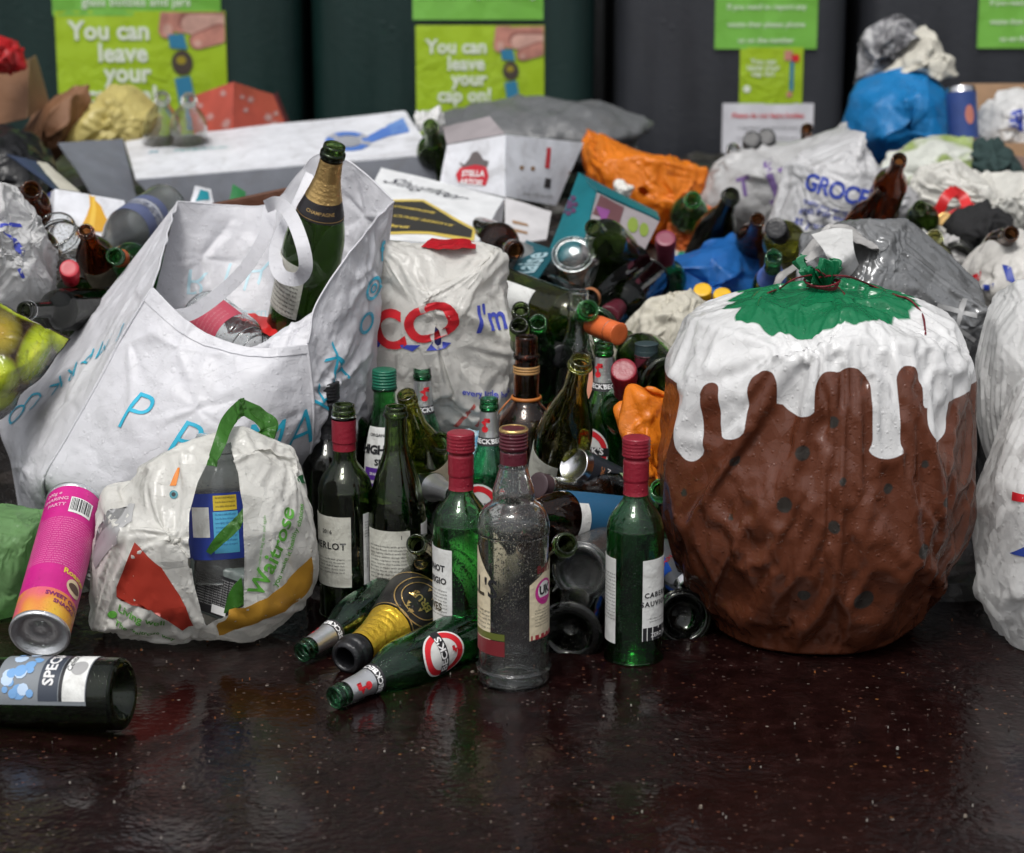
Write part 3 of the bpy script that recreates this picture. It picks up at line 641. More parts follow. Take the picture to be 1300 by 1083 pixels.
def beer_green(M, label, group='green beer bottles with silver neck foil', spin=0, oval=True, neck=True, gl=None, n=56, kd='beer'):
    root = bottle('beer_bottle', 'beer', M @ Matrix.Rotation(spin, 4, 'Z'), gl or GL['beer'], label, 'beer bottle', group, n)
    if neck:
        def pn(mb): key_mark(mb, 'beer', FRONT, .200, .016, REDI)
        lab(root, 'beer', .180, .2165, 0, 0, SILVER, pn, 'neck_foil', full=True)
        def pb(mb):
            for k in range(4): text_on(mb, 'beer', "BECK'S", WHITEI, .0095, FRONT + k * math.pi / 2, .1745, .03, cut=.4)
        lab(root, 'beer', .168, .1798, 0, 0, BLACKINK, pb, 'neck_band', off=.0008, full=True)
    if oval:
        mb = MB(); k = 'beer'; zc = .082
        shape_on(mb, k, disc_pts(.0275, 40, 0, 0, .034), PAPERW, FRONT, zc, .0009)
        for r0, r1 in ((.0255, .0185),):
            o = disc_pts(r0, 40, 0, 0, r0 * 1.22); i = disc_pts(r1, 40, 0, 0, r1 * 1.22)
            for q in range(40):
                q2 = (q + 1) % 40
                mb.add(wrapV(np.array([(*o[q], 0), (*o[q2], 0), (*i[q2], 0), (*i[q], 0)]), k, FRONT, zc, 1, .0012), [(0, 1, 2, 3)], REDI)
        shape_on(mb, k, rect_pts(.056, .0125), BLACKINK, FRONT, zc, .0015)
        text_on(mb, k, "BECK'S", WHITEI, .0135, FRONT, zc + .0005, .03, lift=.0018, cut=.4)
        key_mark(mb, k, FRONT, zc - .020, .011, REDI, lift=.0018)
        mb.build('label', root)
    return root
# ---------------------------------------------------------------- ground and bottle banks
def ground_mat():
    m = NT('wet_tarmac'); co = m.tc.outputs['Object']
    base = m.ramp(m.noise(34, 6, .65), [(.3, (.003, .0011, .0011)), (.55, (.0085, .0028, .0027)), (.75, (.019, .0075, .007))])
    v = m.n('ShaderNodeTexVoronoi'); v.inputs['Scale'].default_value = 150; m.L(co, v.inputs['Vector'])
    sp = m.n('ShaderNodeSeparateColor'); m.L(v.outputs['Color'], sp.inputs[0])
    chip = m.math('MULTIPLY', m.rng(sp.outputs[0], .86, .90), m.rng(v.outputs['Distance'], .42, .26))
    cc = m.ramp(sp.outputs[1], [(0, (.035, .018, .015)), (.45, (.07, .026, .016)), (.7, (.06, .045, .04)), (.92, (.13, .055, .018)), (.985, (.15, .13, .11))], True)
    m.S(m.b.inputs['Base Color'], m.mix(chip, base, cc))
    pud = m.rng(m.noise(3.2, 4, .55, .6), .36, .54, 0, 1, True)
    m.S(m.b.inputs['Roughness'], m.rng(pud, 0, 1, .34, .08)); m.b.inputs['Specular IOR Level'].default_value = .24
    h = m.math('ADD', m.math('MULTIPLY', m.noise(120, 4, .6), 1.0), m.math('MULTIPLY', m.voro(90), -.8))
    b = m.n('ShaderNodeBump'); m.S(b.inputs['Strength'], m.rng(pud, 0, 1, .55, .10)); b.inputs['Distance'].default_value = .004; m.L(h, b.inputs['Height'])
    m.L(m.bump(m.noise(9, 3, .5), .15, .02, b.outputs[0]), m.b.inputs['Normal']); return m.m
g = MB(); xs = np.concatenate([[-60, -8], np.linspace(-2.5, 2.5, 60), [8, 60]]); ys = np.concatenate([[-60, -6], np.linspace(1.5, 7, 60), [14, 60]])
G = np.array([[(x, y, 0.0) for x in xs] for y in ys]); G[..., 2] += np.where((np.abs(G[..., 0]) < 2.4) & (G[..., 1] > 1.6) & (G[..., 1] < 6.9), .0025 * fbm(G * 2.2, 2, 3), 0)
g.grid(G, ground_mat(), False); tag(g.build('ground'), kind='structure')

def bank_mat(name, col):
    m = NT(name); n = m.noise(3, 5, .6); mp = m.n('ShaderNodeMapping'); mp.inputs['Scale'].default_value = (14, 14, .8); m.L(m.tc.outputs['Object'], mp.inputs[0])
    st = m.noise(1, 5, .6, 0, mp.outputs[0]); f = m.rng(m.math('ADD', m.math('MULTIPLY', n, .5), m.math('MULTIPLY', st, .5)), .35, .65)
    m.S(m.b.inputs['Base Color'], m.mix(f, tuple(x * .75 for x in col), tuple(x * 1.3 for x in col))); m.S(m.b.inputs['Roughness'], m.rng(st, .3, .7, .32, .55))
    m.L(m.drops(m.bump(m.noise(60, 3), .08, .01), 120, .3), m.b.inputs['Normal']); return m.m
BG, BK = bank_mat('dark_green_plastic', (.004, .020, .0175)), bank_mat('charcoal_plastic', (.026, .028, .034))
RUB = simple('black_rubber', (.01, .01, .01), .6)
def bank(cx, wd, Yf, dp, mat, label, posters):
    """bottle bank: ribbed plastic body with rounded corners, domed hood and port holes"""
    H = 1.55; root = empty('bottle_bank', Matrix.Translation((cx, Yf + dp / 2, 0)), label, 'recycling bank', 'bottle banks in a row behind the rubbish')
    def outline(w_, d_, r, k=8):
        pts = []
        for qx, qy, a0 in ((1, -1, -90), (1, 1, 0), (-1, 1, 90), (-1, -1, 180)):
            for j in range(k): a = R(a0 + 90 * j / (k - 1)); pts.append((qx * (w_ / 2 - r) + r * math.cos(a), qy * (d_ / 2 - r) + r * math.sin(a)))
        return pts
    mb = MB(); rows = []
    for z, s_ in ((0.02, .96), (.06, .985), (.3, .99), (.9, 1.0), (1.12, 1.0), (1.14, 1.03), (1.20, 1.03), (1.30, .93), (1.42, .72), (1.52, .45), (H, .2)):
        rows.append([(x, y, z) for x, y in outline(wd * s_, dp * s_, .07)])
    mb.grid(np.array(rows), mat, True); mb.add(rows[-1], [tuple(range(len(rows[-1])))], mat); mb.build('body', root)
    for sx in (-.5, .5):
        p = MB(); M = Matrix.Translation((sx * wd * .45, -dp / 2 - .004, 1.02)) @ Matrix.Rotation(R(90), 4, 'X')
        p.lathe([(.055, -.01), (.085, -.01), (.09, .012), (.08, .02), (.06, .012), (.055, -.01)], RUB, 32, M=M); p.disc(.056, .0, BLACKINK, 32, M=M); p.build('port_hole', root)
    r = MB()
    for sx in (-.42, .42): r.box(.05, .05, .05, RUB, Matrix.Translation((sx * wd, -dp * .4, .0)))
    for sx in (-.42, .42): r.box(.05, .05, .05, RUB, Matrix.Translation((sx * wd, dp * .4, .0)))
    r.build('foot', root)
    yf = -dp / 2
    for fn, (x0, y0, x1, y1), nm, lb in posters:
        a = P(x0, y1, Yf); b = P(x1, y0, Yf); o = Vector((cx, Yf + dp / 2, 0)); pm = MB()
        W_, H_ = b.x - a.x, b.z - a.z; cxx = (a.x + b.x) / 2 - cx; czz = (a.z + b.z) / 2; 
        f = .99 - .0
        M = Matrix.Translation((cxx, yf - .004, czz)) @ Matrix.Rotation(R(90), 4, 'X'); fn(pm, W_, H_, M); tag(pm.build(nm, root), lb)
LIME = film('lime_poster_vinyl', (.34, .50, .02), .35, 0, .2, .5, cscale=.35, dirt=.1, fac=.12); GRN = film('green_poster_vinyl', (.17, .44, .06), .35, 0, .2, .4, cscale=.35, dirt=.1, fac=.12)
WHP = simple('white_poster_vinyl', (.66, .66, .70), .4, wet=.2); SKIN = simple('printed_skin', (.50, .22, .17), .5, vary=.3); SKIN2 = simple('printed_skin_pale', (.56, .33, .27), .5, vary=.3)
BLUEP, BRNP = ink((.03, .19, .33), 'printed_blue'), ink((.06, .045, .035), 'printed_brown'); SOFTW = ink((.72, .78, .66), 'pale_ink')
def put(pm, M, V, F, x, y, s_, mat, lift): 
    V = np.array(V) * s_; V[:, 0] += x; V[:, 1] += y; V[:, 2] = lift; pm.add(V, F, mat, False, M=M)
def base_sheet(pm, W_, H_, M, mat, sd=1):
    k = 24; u = np.linspace(-W_ / 2, W_ / 2, k); v = np.linspace(-H_ / 2, H_ / 2, k); G = np.array([[(x, y, 0) for x in u] for y in v])
    G[..., 2] = .0012 * creases(G, 9, sd) ; G[..., 2] -= G[..., 2].max(); pm.sheet(G, mat, .001, M=M)
def poster_cap(pm, W_, H_, M):
    base_sheet(pm, W_, H_, M, LIME, 2); k = W_ / .41
    for s_, x, y in (("You can", -.075, .105), ("leave", -.045, .052), ("your", -.035, .003), ("cap on!", -.05, -.05)):
        V, F = text_geo(s_, .03); V = V.copy(); V[:, 0] *= .95; put(pm, M, V, F, (x + .0) * k, y * k, .062 * k, SOFTW, .0015)
    # finger and thumb turning the cap on a bottle neck
    def limb(x0, y0, x1, y1, r0, r1, n=9):
        t = math.atan2(y1 - y0, x1 - x0); return [(x0 + r0 * math.cos(t + a_), y0 + r0 * math.sin(t + a_)) for a_ in np.linspace(math.pi / 2, 3 * math.pi / 2, n)] + [(x1 + r1 * math.cos(t + a_), y1 + r1 * math.sin(t + a_)) for a_ in np.linspace(-math.pi / 2, math.pi / 2, n)]
    DK = simple('printed_skin_line', (.27, .10, .08), .5)
    for pts, mat, l in ((limb(.21, .15, .10, .135, .040, .034), SKIN, .0015), (limb(.195, .125, .118, .128, .030, .026), DK, .00155), (limb(.195, .118, .122, .122, .028, .024), SKIN2, .0016), (limb(.19, .10, .136, .082, .024, .020), DK, .0017), (limb(.192, .098, .139, .081, .021, .0185), SKIN, .0018), (limb(.075, .16, .062, .108, .026, .019), SKIN, .0016), (limb(.064, .104, .066, .112, .010, .011), SKIN2, .0019), (disc_pts(.010, 14, .137, .076, .008), SKIN2, .0019),
                        ([(.066, .098), (.104, .098), (.112, .062), (.070, .066)], BLUEP, .0022), (disc_pts(.026, 20, .098, .030, .030), BRNP, .0021),
                        ([(.078, -.008), (.116, -.002), (.140, -.13), (.098, -.13)], BLUEP, .0020), (disc_pts(.012, 14, .096, .036, .010), ink((.3, .24, .02)), .0024)):
        V, F = shape_geo([(max(-.203, min(.203, x)) * k, max(-H_ / 2 / k + .002, min(H_ / 2 / k - .002, y)) * k) for x, y in pts]); put(pm, M, V, F, 0, 0, 1, mat, l)
    V, F = shape_geo(rect_pts(.06 * k, .035 * k, -.155 * k, -.115 * k)); put(pm, M, V, F, 0, 0, 1, SOFTW, .0015)
def poster_small(pm, W_, H_, M):
    base_sheet(pm, W_, H_, M, LIME, 4); k = W_ / .17
    for s_, y in (("You can", .038), ("leave your", .022), ("cap on!", .006)): V, F = text_geo(s_, .02); put(pm, M, V, F, -.022 * k, y * k, .021 * k, SOFTW, .0015)
    for pts, mat in ((rect_pts(.022, .026, .045, .055), SKIN), (rect_pts(.02, .02, .064, .048), REDI), (rect_pts(.010, .08, .055, .0), BLUEP), (rect_pts(.014, .014, .05, -.05), SKIN), (disc_pts(.010, 12, -.065, -.035), SOFTW)):
        V, F = shape_geo([(x * k, y * k) for x, y in pts]); put(pm, M, V, F, 0, 0, 1, mat, .0015)
def poster_green(lines, sz=.028):
    def f(pm, W_, H_, M):
        base_sheet(pm, W_, H_, M, GRN, 6)
        for s_, y in lines: V, F = text_geo(s_, .01); put(pm, M, V, F, 0, y * H_, sz, SOFTW, .0015)
    return f
def poster_white(pm, W_, H_, M):
    base_sheet(pm, W_, H_, M, WHP, 7); V, F = text_geo("Please do not leave bottles", .02); V = V * .0155
    put(pm, M, V, F, 0, H_ * .36, 1, REDI, .0015)
    for i in range(4): V, F = text_geo("or bags and boxes outside of these banks", 0); put(pm, M, V, F, 0, H_ * (.22 - i * .12), .0085, BLACKINK, .0015)
YB = 5.85
def bx(px, Y=YB): return P(px, 100, Y).x
bank((bx(-40) + bx(383)) / 2, bx(383) - bx(-40), YB, .9, BG, 'dark green bottle bank at the far left with a lime sticker', [
    (poster_cap, (77, 14, 286, 175), 'poster', 'lime green poster reading You can leave your cap on'), (poster_green([("glass bottles and jars", -.3)], .03), (67, -70, 278, 20), 'poster', 'plain bright green poster above the lime one')])
bank((bx(392) + bx(757)) / 2, bx(757) - bx(392), YB + .02, .9, BG, 'dark green bottle bank second from the left', [
    (poster_cap, (529, 32, 691, 170), 'poster', 'lime green poster reading You can leave your cap on'), (poster_green([("do not leave any boxes or bags", -.16)], .022), (524, -70, 690, 25), 'poster', 'bright green poster cut by the top of the picture')])
bank((bx(782) + bx(1080)) / 2, bx(1080) - bx(782), YB + .05, .9, BK, 'charcoal grey bottle bank with a white notice', [
    (poster_green([("If you need to report any", -.02), ("waste then please phone", -.22), ("us on the number", -.40)], .018), (907, -50, 1040, 62), 'poster', 'bright green poster with three lines of white print'),
    (poster_small, (938, 60, 1020, 132), 'poster', 'small lime poster under the green one'), (poster_white, (915, 131, 1033, 240), 'poster', 'white notice with a red heading')])
bank((bx(1100) + bx(1420)) / 2, bx(1420) - bx(1100), YB + .12, .9, BK, 'charcoal grey bottle bank behind the blue sack', [
    (poster_green([("If you need to report any", -.02), ("waste then please phone", -.22), ("us on the number", -.40)], .018), (1240, -60, 1373, 61), 'poster', 'bright green poster cut by the side of the picture')])
fl = MB(); fl.box(16, .1, 5.2, simple('sky_block_dark', (.02, .022, .024), .6, bump=.2), Matrix.Translation((0, 7.3, 2.6))); tag(fl.build('sky_block_wall'), 'dark wall added behind the row of bottle banks, made tall to block sky light', 'wall')  # added dark wall, raised to cut sky light and its reflection on the ground
# ---------------------------------------------------------------- the tied pudding sack
def seg_d(X, pts):
    X = X.reshape(-1, 3); d = np.full(len(X), 9.0)
    if len(pts) == 1: return np.linalg.norm(X - np.array(pts[0]), axis=1)
    for a, b in zip(pts[:-1], pts[1:]):
        a = np.array(a); b = np.array(b); ab = b - a; t = np.clip(((X - a) @ ab) / max(ab @ ab, 1e-12), 0, 1); d = np.minimum(d, np.linalg.norm(X - a - t[:, None] * ab, axis=1))
    return d
def sack_grid(cx, cyy, prof, nu=260, nv=150, sx=1.0, sy=1.0, lumps=.012, seed=3, gather=.0, tilt=0.0):
    A = smooth1(prof, nv); A[:, 0] = np.maximum(A[:, 0], .002); th = np.linspace(0, 2 * math.pi, nu, endpoint=False)
    G = np.zeros((nv, nu, 3)); G[..., 0] = A[:, 0][:, None] * np.cos(th) * sx; G[..., 1] = A[:, 0][:, None] * np.sin(th) * sy; G[..., 2] = A[:, 1][:, None]
    rn = G / (np.linalg.norm(G, axis=-1, keepdims=True) + 1e-9)
    am = np.clip(A[:, 0] / A[:, 0].max(), 0, 1)[:, None]
    G[..., :2] *= (1 + lumps / .2 * am * (fbm(G * 7, 3, seed)))[..., None]
    G[..., 0] += cx + tilt * G[..., 2]; G[..., 1] += cyy; return G
def pudding():
    cx, cyy = P(1037, 560, 3.275).x, 3.275
    prof = [(.002, .006), (.075, .004), (.130, .012), (.172, .05), (.200, .11), (.215, .18), (.217, .25), (.209, .32), (.201, .380), (.180, .420), (.138, .443), (.082, .453), (.038, .460), (.013, .468), (.010, .474), (.015, .480), (.022, .490), (.024, .497), (.016, .497)]
    C = sack_grid(cx, cyy, prof, 160, 104, lumps=.006, seed=5)
    def warp(G):
        z = G[..., 2].copy(); th = np.arctan2(G[..., 1] - cyy, G[..., 0] - cx); ga = np.clip((z - .425) / .03, 0, 1)
        wv = np.sin(th * 13 + 2.5 * np.sin(th * 3 + 1)) * .6 + .4 * np.sin(th * 23 + 3 * np.sin(th * 2)); f = 1 + ga * wv * np.where(z > .470, .35, .07)
        G = G.copy(); G[..., 0] = cx + (G[..., 0] - cx) * f; G[..., 1] = cyy + (G[..., 1] - cyy) * f
        tuft = np.clip((z - .474) / .022, 0, 1); G[..., 2] += tuft * (.008 * np.sin(th * 2 + 2.6) + .005 * np.sin(th * 7) + .004 * np.sin(th * 13)); G[..., 0] += tuft * (-.008 + .008 * np.sin(th * 2 + .5))
        return G
    pin = np.where(C[..., 2] > .455, 1.0, 0.0); W = warp(C)
    S = clothsim(W, True, [filling(C[:88], 8, 11, 13, .972, .0065)], 24, -.05, -5, pin, grav=.2, floor=0.0)
    Gs = resample(W, 208, 320, True); G = resample(S, 208, 320, True); Nn = normals(G, True); mk_ = np.clip((.44 - G[..., 2]) / .03, 0, 1) * np.clip(G[..., 2] / .04, 0, 1); hp = grid_bvh(G, True); cc = [tuple(pix_hit(hp, *q)) for q in ((948, 575), (985, 712), (1150, 575), (1100, 690), (1040, 560), (930, 690))]; G = G + Nn * (mk_ * bursts(G, Nn, 17, K=8, L=.13, amp=.0045, w=.0075, share=.6, centres=cc))[..., None]; z = Gs[..., 2]; th = np.arctan2(Gs[..., 1] - cyy, Gs[..., 0] - cx)
    X = Gs.reshape(-1, 3); bv = grid_bvh(Gs, True)
    def H(px, py): return np.array(pix_hit(bv, px, py))
    mid = np.full(len(X), .352) + .006 * np.sin(th.reshape(-1) * 2 + 1)
    front = X[:, 1] < cyy + .02
    sdw = mid - X[:, 2]
    for px, y0, y1, hw in ((868, 480, 553, .025), (914, 470, 524, .029), (1007, 470, 494, .041), (1123, 470, 548, .036), (1195, 470, 536, .025)):
        px_ = min(px, 1207); sdw = np.minimum(sdw, seg_d(X, [H(px_, y0), H(px_, y1)]) - hw)
    for px, y0, y1, hw in ((892, 493, 560, .014), (951, 490, 560, .021), (1050, 506, 560, .026), (1078, 502, 560, .028), (1157, 487, 560, .019)):
        sdw = np.maximum(sdw, -(seg_d(X, [H(px, y0), H(px, y1)]) - hw))
    for k in range(7):
        a = .15 + k * .44; sdw = np.where(front, sdw, np.minimum(sdw, np.hypot((th.reshape(-1) - a) * .2, np.maximum(.27 + .04 * math.sin(k * 2.1) - X[:, 2], 0)) - .026))
    t1 = th.reshape(-1); zg = .4405 + .004 * np.abs(np.sin(t1 * 7.5 + 1.0)) + .003 * np.sin(t1 * 2 + 2.2)
    sdg = zg - X[:, 2]
    sdd = np.full(len(X), 1.0)
    for px, py, r in ((1050, 541, 7), (1009, 578, 9), (920, 583, 8), (1064, 612, 5.5), (1126, 622, 6.5), (1176, 590, 5), (1198, 634, 6), (984, 641, 9.5), (912, 654, 4), (1051, 668, 8), (1165, 694, 9), (1011, 754, 8), (1092, 758, 13), (860, 615, 5)):
        h = pix_hit(bv, px, py)
        if h is not None: sdd = np.minimum(sdd, seg_d(X, [h]) - r / 930)
    for k in range(26):
        a = .1 + k * .119; zz = .05 + .25 * ((k * .618) % 1); sdd = np.minimum(sdd, np.hypot(np.abs(t1 - a) * .2, X[:, 2] - zz) - .007)
    def colfn(m):
        w_ = m.rng(m.attr('sd_white'), .0006, -.0006); g_ = m.rng(m.attr('sd_green'), .0006, -.0006); d_ = m.rng(m.attr('sd_dot'), .0010, -.0010)
        br = m.mix(m.noise(7, 3), (.100, .029, .0135), (.135, .040, .019))
        c = m.mix(m.math('MULTIPLY', d_, .85), br, (.022, .030, .028)); c = m.mix(w_, c, (.71, .71, .71)); return m.mix(g_, c, (.008, .165, .065))
    mat = film('printed_sack_film', None, .22, .10, .5, .10, colfn=colfn, spec=.55, dirt=0, fac=.19)
    mb = MB(); mb.grid(G, mat, True, {'sd_white': sdw, 'sd_green': sdg, 'sd_dot': sdd})
    o = bag_obj(mb, 'rubbish_sack', 'bulging sack printed like a brown pudding with white icing, tied with red string', 'rubbish sack')
    # string
    s_ = MB(); rd = simple('red_string', (.14, .004, .012), .5, bump=.4, bscale=300); bz = .472; c = np.array([cx, cyy, bz])
    for k, dz in enumerate((-.002, .001, .004)): s_.tube([(cx + (.0195 + .002 * k) * math.cos(a), cyy + (.0195 + .002 * k) * math.sin(a), bz + dz + .002 * math.sin(2 * a + k)) for a in np.linspace(0, 2 * math.pi, 12, endpoint=False)], .0014, rd, 6, 50, closed=True)
    bv2 = grid_bvh(G, True)
    def on(px, py, up=.002):
        h, n, i, d = bv2.ray_cast(Vector((0, 0, CH)), ray(px, py).normalized(), 20)
        return tuple(h - ray(px, py).normalized() * up) if h else tuple(P(px, py, cyy))
    s_.tube([on(1030, 349), on(1012, 353), on(1000, 359), on(990, 366), on(975, 372)], .0013, rd, 6, 30)
    s_.tube([on(1036, 342, .004), on(1048, 350, .004), on(1060, 361), on(1072, 373)], .0013, rd, 6, 30)
    s_.tube([on(1040, 352), on(1058, 350), on(1080, 352), on(1110, 364), on(1138, 375), on(1152, 379), on(1163, 388), on(1172, 402), on(1175, 424)], .0014, rd, 6, 50)
    s_.build('string', o, None); s_ = None
    ch = [c_ for c_ in o.children][0]; ch.matrix_parent_inverse = Matrix.Translation(-Vector(o.location))
    return o
pudding()
# ---------------------------------------------------------------- the standing bottles at the front
def wine(kind, M, gl, label, parts=(), group=None, spin=0, nm='wine_bottle', cat='wine bottle', n=56):
    root = bottle(nm, kind, M @ Matrix.Rotation(R(spin), 4, 'Z'), gl, label, cat, group, n)
    for f in parts: f(root, kind)
    return root
def cap_(z0, mat, name='capsule', ridges=True, closed=True, ztop=None, rim=None): return lambda r, k: capsule(k, z0, mat, r, name, ridges, closed, ztop, rim)
def lb_(z0, z1, deg, wd, mat, pr=None, name='label', full=False): return lambda r, k: lab(r, k, z0, z1, FRONT + R(deg), wd, mat, pr, name, full=full)
def barcode(mb, k, tc, z0, z1, wd, mat=None):
    x = -wd / 2; i = 0; rr = random.Random(3)
    while z0 < z1 - .001:
        h = rr.choice((.0005, .0008, .0013)); shape_on(mb, k, rect_pts(wd, h), mat or BLACKINK, tc, z0, .0011, cut=.02); z0 += h + rr.choice((.0006, .001))
Y_I = PZ(652, 880).y + .045
def bells_front(mb):
    k = 'spirit'; t = FRONT + R(-78)
    text_on(mb, k, "BELL'S", BLACKINK, .034, t + R(-6), .135, .02, cut=.3); shape_on(mb, k, rect_pts(.10, .009), ink((.10, .12, .02)), t, .0735); shape_on(mb, k, rect_pts(.10, .020), ink((.16, .015, .02)), t, .058)
    greek(mb, k, BLACKINK, t, .080, .105, .07, .004)
def bells_back(mb):
    k = 'spirit'; t = FRONT + R(58)
    o = disc_pts(.017, 30); V, F = shape_geo(o, .006); mb.add(wrapV(V, k, t, .130, 1, .0011), F, ink((.50, .03, .24)))
    V, F = shape_geo(disc_pts(.0125, 30, 0, .001), .006); mb.add(wrapV(V, k, t, .1305, 1, .0013), F, PAPERW)
    text_on(mb, k, "UK", BLACKINK, .016, t, .132, .04, .0016, cut=.4); shape_on(mb, k, rect_pts(.024, .004), ink((.50, .03, .24)), t, .1215, .0016)
    text_on(mb, k, "Bell's", ink((.16, .015, .02)), .014, t, .160, .02, cut=.4); greek(mb, k, BLACKINK, t, .084, .107, .034, .003)
    shape_on(mb, k, rect_pts(.046, .006), ink((.30, .015, .03)), t, .0715, .0011, cut=.01)
def poly_label(pts, mat, pr, name='label', sides=1):
    def f(root, k):
        mb = MB(); V, F = shape_geo(pts, .005); c = sum(p[0] for p in pts) / len(pts)
        t0 = pts_t; mb.add(wrapV(V, k, t0, 0, 1, .0009, rfix=None), F, mat)
        pr and pr(mb); mb.build(name, root)
    return f
def lab_poly(root, kind, pts, deg, mat, pr=None, name='label'):
    """label with its own outline, two-faced so it shows through the bottle"""
    V, F = shape_geo(pts, .005); r0 = float(prof_r(kind, .12)); t = FRONT + R(deg); mb = MB()
    for lift, fl_ in ((.0009, False), (.0006, True)):
        W = np.stack([(prof_r(kind, V[:, 1]) + lift) * np.cos(t + V[:, 0] / r0), (prof_r(kind, V[:, 1]) + lift) * np.sin(t + V[:, 0] / r0), V[:, 1]], -1); mb.add(W, [f[::-1] if fl_ else f for f in F], mat)
    if pr: pr(mb)
    return mb.build(name, root)
MI = Mstand(652, Y_I); rI = bottle('whisky_bottle', 'spirit', MI, GL['haze'], "empty clear glass spirit bottle with maroon cap and a pink UK duty stamp", 'spirit bottle', n=80)
capsule('spirit', .291, MAROON, rI, 'screw_cap', goldrim=GOLD, ztop=.334)
lab_poly(rI, 'spirit', [(-.042, .048), (.030, .048), (.030, .150), (.0, .185), (-.042, .185)], -78, CREAM, bells_front)
lab_poly(rI, 'spirit', [(-.025, .068), (.026, .074), (.026, .172), (-.025, .142)], 58, CREAM, bells_back, 'back_label')
def cab(mb):
    k = 'bordeaux'; t = FRONT + R(62)
    text_on(mb, k, "CABERNET", BLACKINK, .0095, t, .098, .03, cut=.5, spacing=1.25); text_on(mb, k, "SAUVIGNON", BLACKINK, .0095, t, .086, .03, cut=.5, spacing=1.25)
    shape_on(mb, k, rect_pts(.058, .018), BLACKINK, t, .045, .001, cut=.01); text_on(mb, k, "ZERO 75cl", WHITEI, .008, t, .043, .01, .0014, cut=.5); greek(mb, k, BLACKINK, t, .058, .066, .04, .003)
def backlab(mb, deg=-75, kind='bordeaux'): greek(mb, kind, BLACKINK, FRONT + R(deg), .06, .125, .045, .0035)
Y_J = PZ(807, 848).y + .0375
wine('bordeaux', Mstand(808, Y_J), GL['green'], 'bright green wine bottle with dark red capsule, standing beside the brown printed sack', [cap_(.226, REDFOIL), lb_(.036, .146, 62, .060, PAPERW, cab), lb_(.03, .146, -78, .050, PAPERW, backlab, 'back_label')], n=72)
def hl(mb):
    k = 'bordeaux'; t = FRONT + R(-62); text_on(mb, k, "PINOT", BLACKINK, .012, t, .125, .03, cut=.5); text_on(mb, k, "GRIGIO", BLACKINK, .012, t, .108, .03, cut=.5); greek(mb, k, BLACKINK, t, .06, .095, .042, .0035); text_on(mb, k, "IVES", BLACKINK, .014, t, .072, .02)
wine('bordeaux', Mstand(585, 3.155), GL['green'], 'green wine bottle with dark red capsule, standing left of the clear spirit bottle', [cap_(.226, REDFOIL), lb_(.04, .152, -62, .056, PAPERW, hl)], n=72)
def lbB(mb):
    k = 'bordeaux'; t = FRONT + R(-42); text_on(mb, k, "MERLOT", BLACKINK, .0135, t, .108, .02, cut=.5, spacing=1.1); greek(mb, k, BLACKINK, t, .07, .09, .05, .0035); text_on(mb, k, "2016", BLACKINK, .008, t, .128, .01)
def lbB2(mb): 
    k = 'bordeaux'; t = FRONT + R(62); barcode(mb, k, t, .075, .11, .02); greek(mb, k, BLACKINK, t, .118, .140, .026, .003)
wine('bordeaux', Mstand(437, 3.31), GL['dark'], 'dark wine bottle with torn red foil collar and an open mouth', [cap_(.236, REDFOIL, 'foil_collar', False, False, .279), lb_(.05, .150, -40, .066, PAPER, lbB), lb_(.05, .152, 62, .030, PAPERW, lbB2, 'back_label')], n=64)
def lbC(mb): k = 'burgundy'; greek(mb, k, BLACKINK, FRONT + R(-22), .045, .112, .056, .0037); text_on(mb, k, "1", BLACKINK, .008, FRONT + R(8), .125); text_on(mb, k, "ALC 13% vol", BLACKINK, .008, FRONT + R(-22), .037)
wine('burgundy', Mstand(503, 3.30), GL['dark'], 'tall open olive-black wine bottle with a curling cream label, no foil', [lb_(.03, .134, -22, .066, PAPER, lbC), lb_(.03, .140, 74, .03, PAPERW, None, 'back_label')], n=64)
wine('bordeaux', Mstand(416, 3.43, 0), GL['black'], 'black capped wine bottle against the big white shopping bag', [cap_(.222, BLACKFOIL)])
wine('bordeaux', Mstand(437, 3.52, .03), GL['black'], 'black foil topped bottle just behind the red collared one', [cap_(.222, BLACKFOIL)])
wine('bordeaux', Mstand(470, 3.66, .03), GL['dark'], 'dark open bottle with black foil torn at the lip, behind the mineral water bottle', [cap_(.225, BLACKFOIL, 'foil_collar', False, False, .288)])
wine('champagne', Mstand(462, 3.60, .0, lean=(R(-6), 0)), GL['black'], 'leaning black sparkling wine bottle between the water bottle and the white bag', [cap_(.20, BLACKFOIL, 'foil', False)])
PURP = ink((.10, .03, .28), 'purple_ink')
def hsp(mb):
    k = 'slim'; t = FRONT; text_on(mb, k, "HIGHLAND", BLACKINK, .0165, t + .08, .190, .05, .0013, cut=.4, spacing=.95); text_on(mb, k, "SPRING", BLACKINK, .0125, t + .15, .172, .04, .0013, cut=.4)
    shape_on(mb, k, rect_pts(.066, .018), PURP, t, .155, .0011); shape_on(mb, k, [(-.033, -.006), (.033, -.012), (.033, .012), (-.033, .002)], ink((.02, .22, .10)), t, .128, .0011); text_on(mb, k, "SPARKLING WATER", WHITEI, .0055, t, .155, .02, .0014)
    shape_on(mb, k, [(-.033, -.004), (.033, .0), (.033, .006), (-.033, .001)], PURP, t, .139, .0012); text_on(mb, k, "ORGANIC LAND", BLACKINK, .006, t, .211, .02)
GCAP = simple('teal_screw_cap', (.008, .13, .075), .4, wet=.5, bump=.15, bscale=250)
wine('slim', Mstand(489, 3.50, .0), GL['green'], 'bright green mineral water bottle with a teal screw cap and purple label', [cap_(.274, GCAP, 'screw_cap'), lb_(.112, .222, 0, .072, PAPERW, hsp)], nm='water_bottle', cat='water bottle')
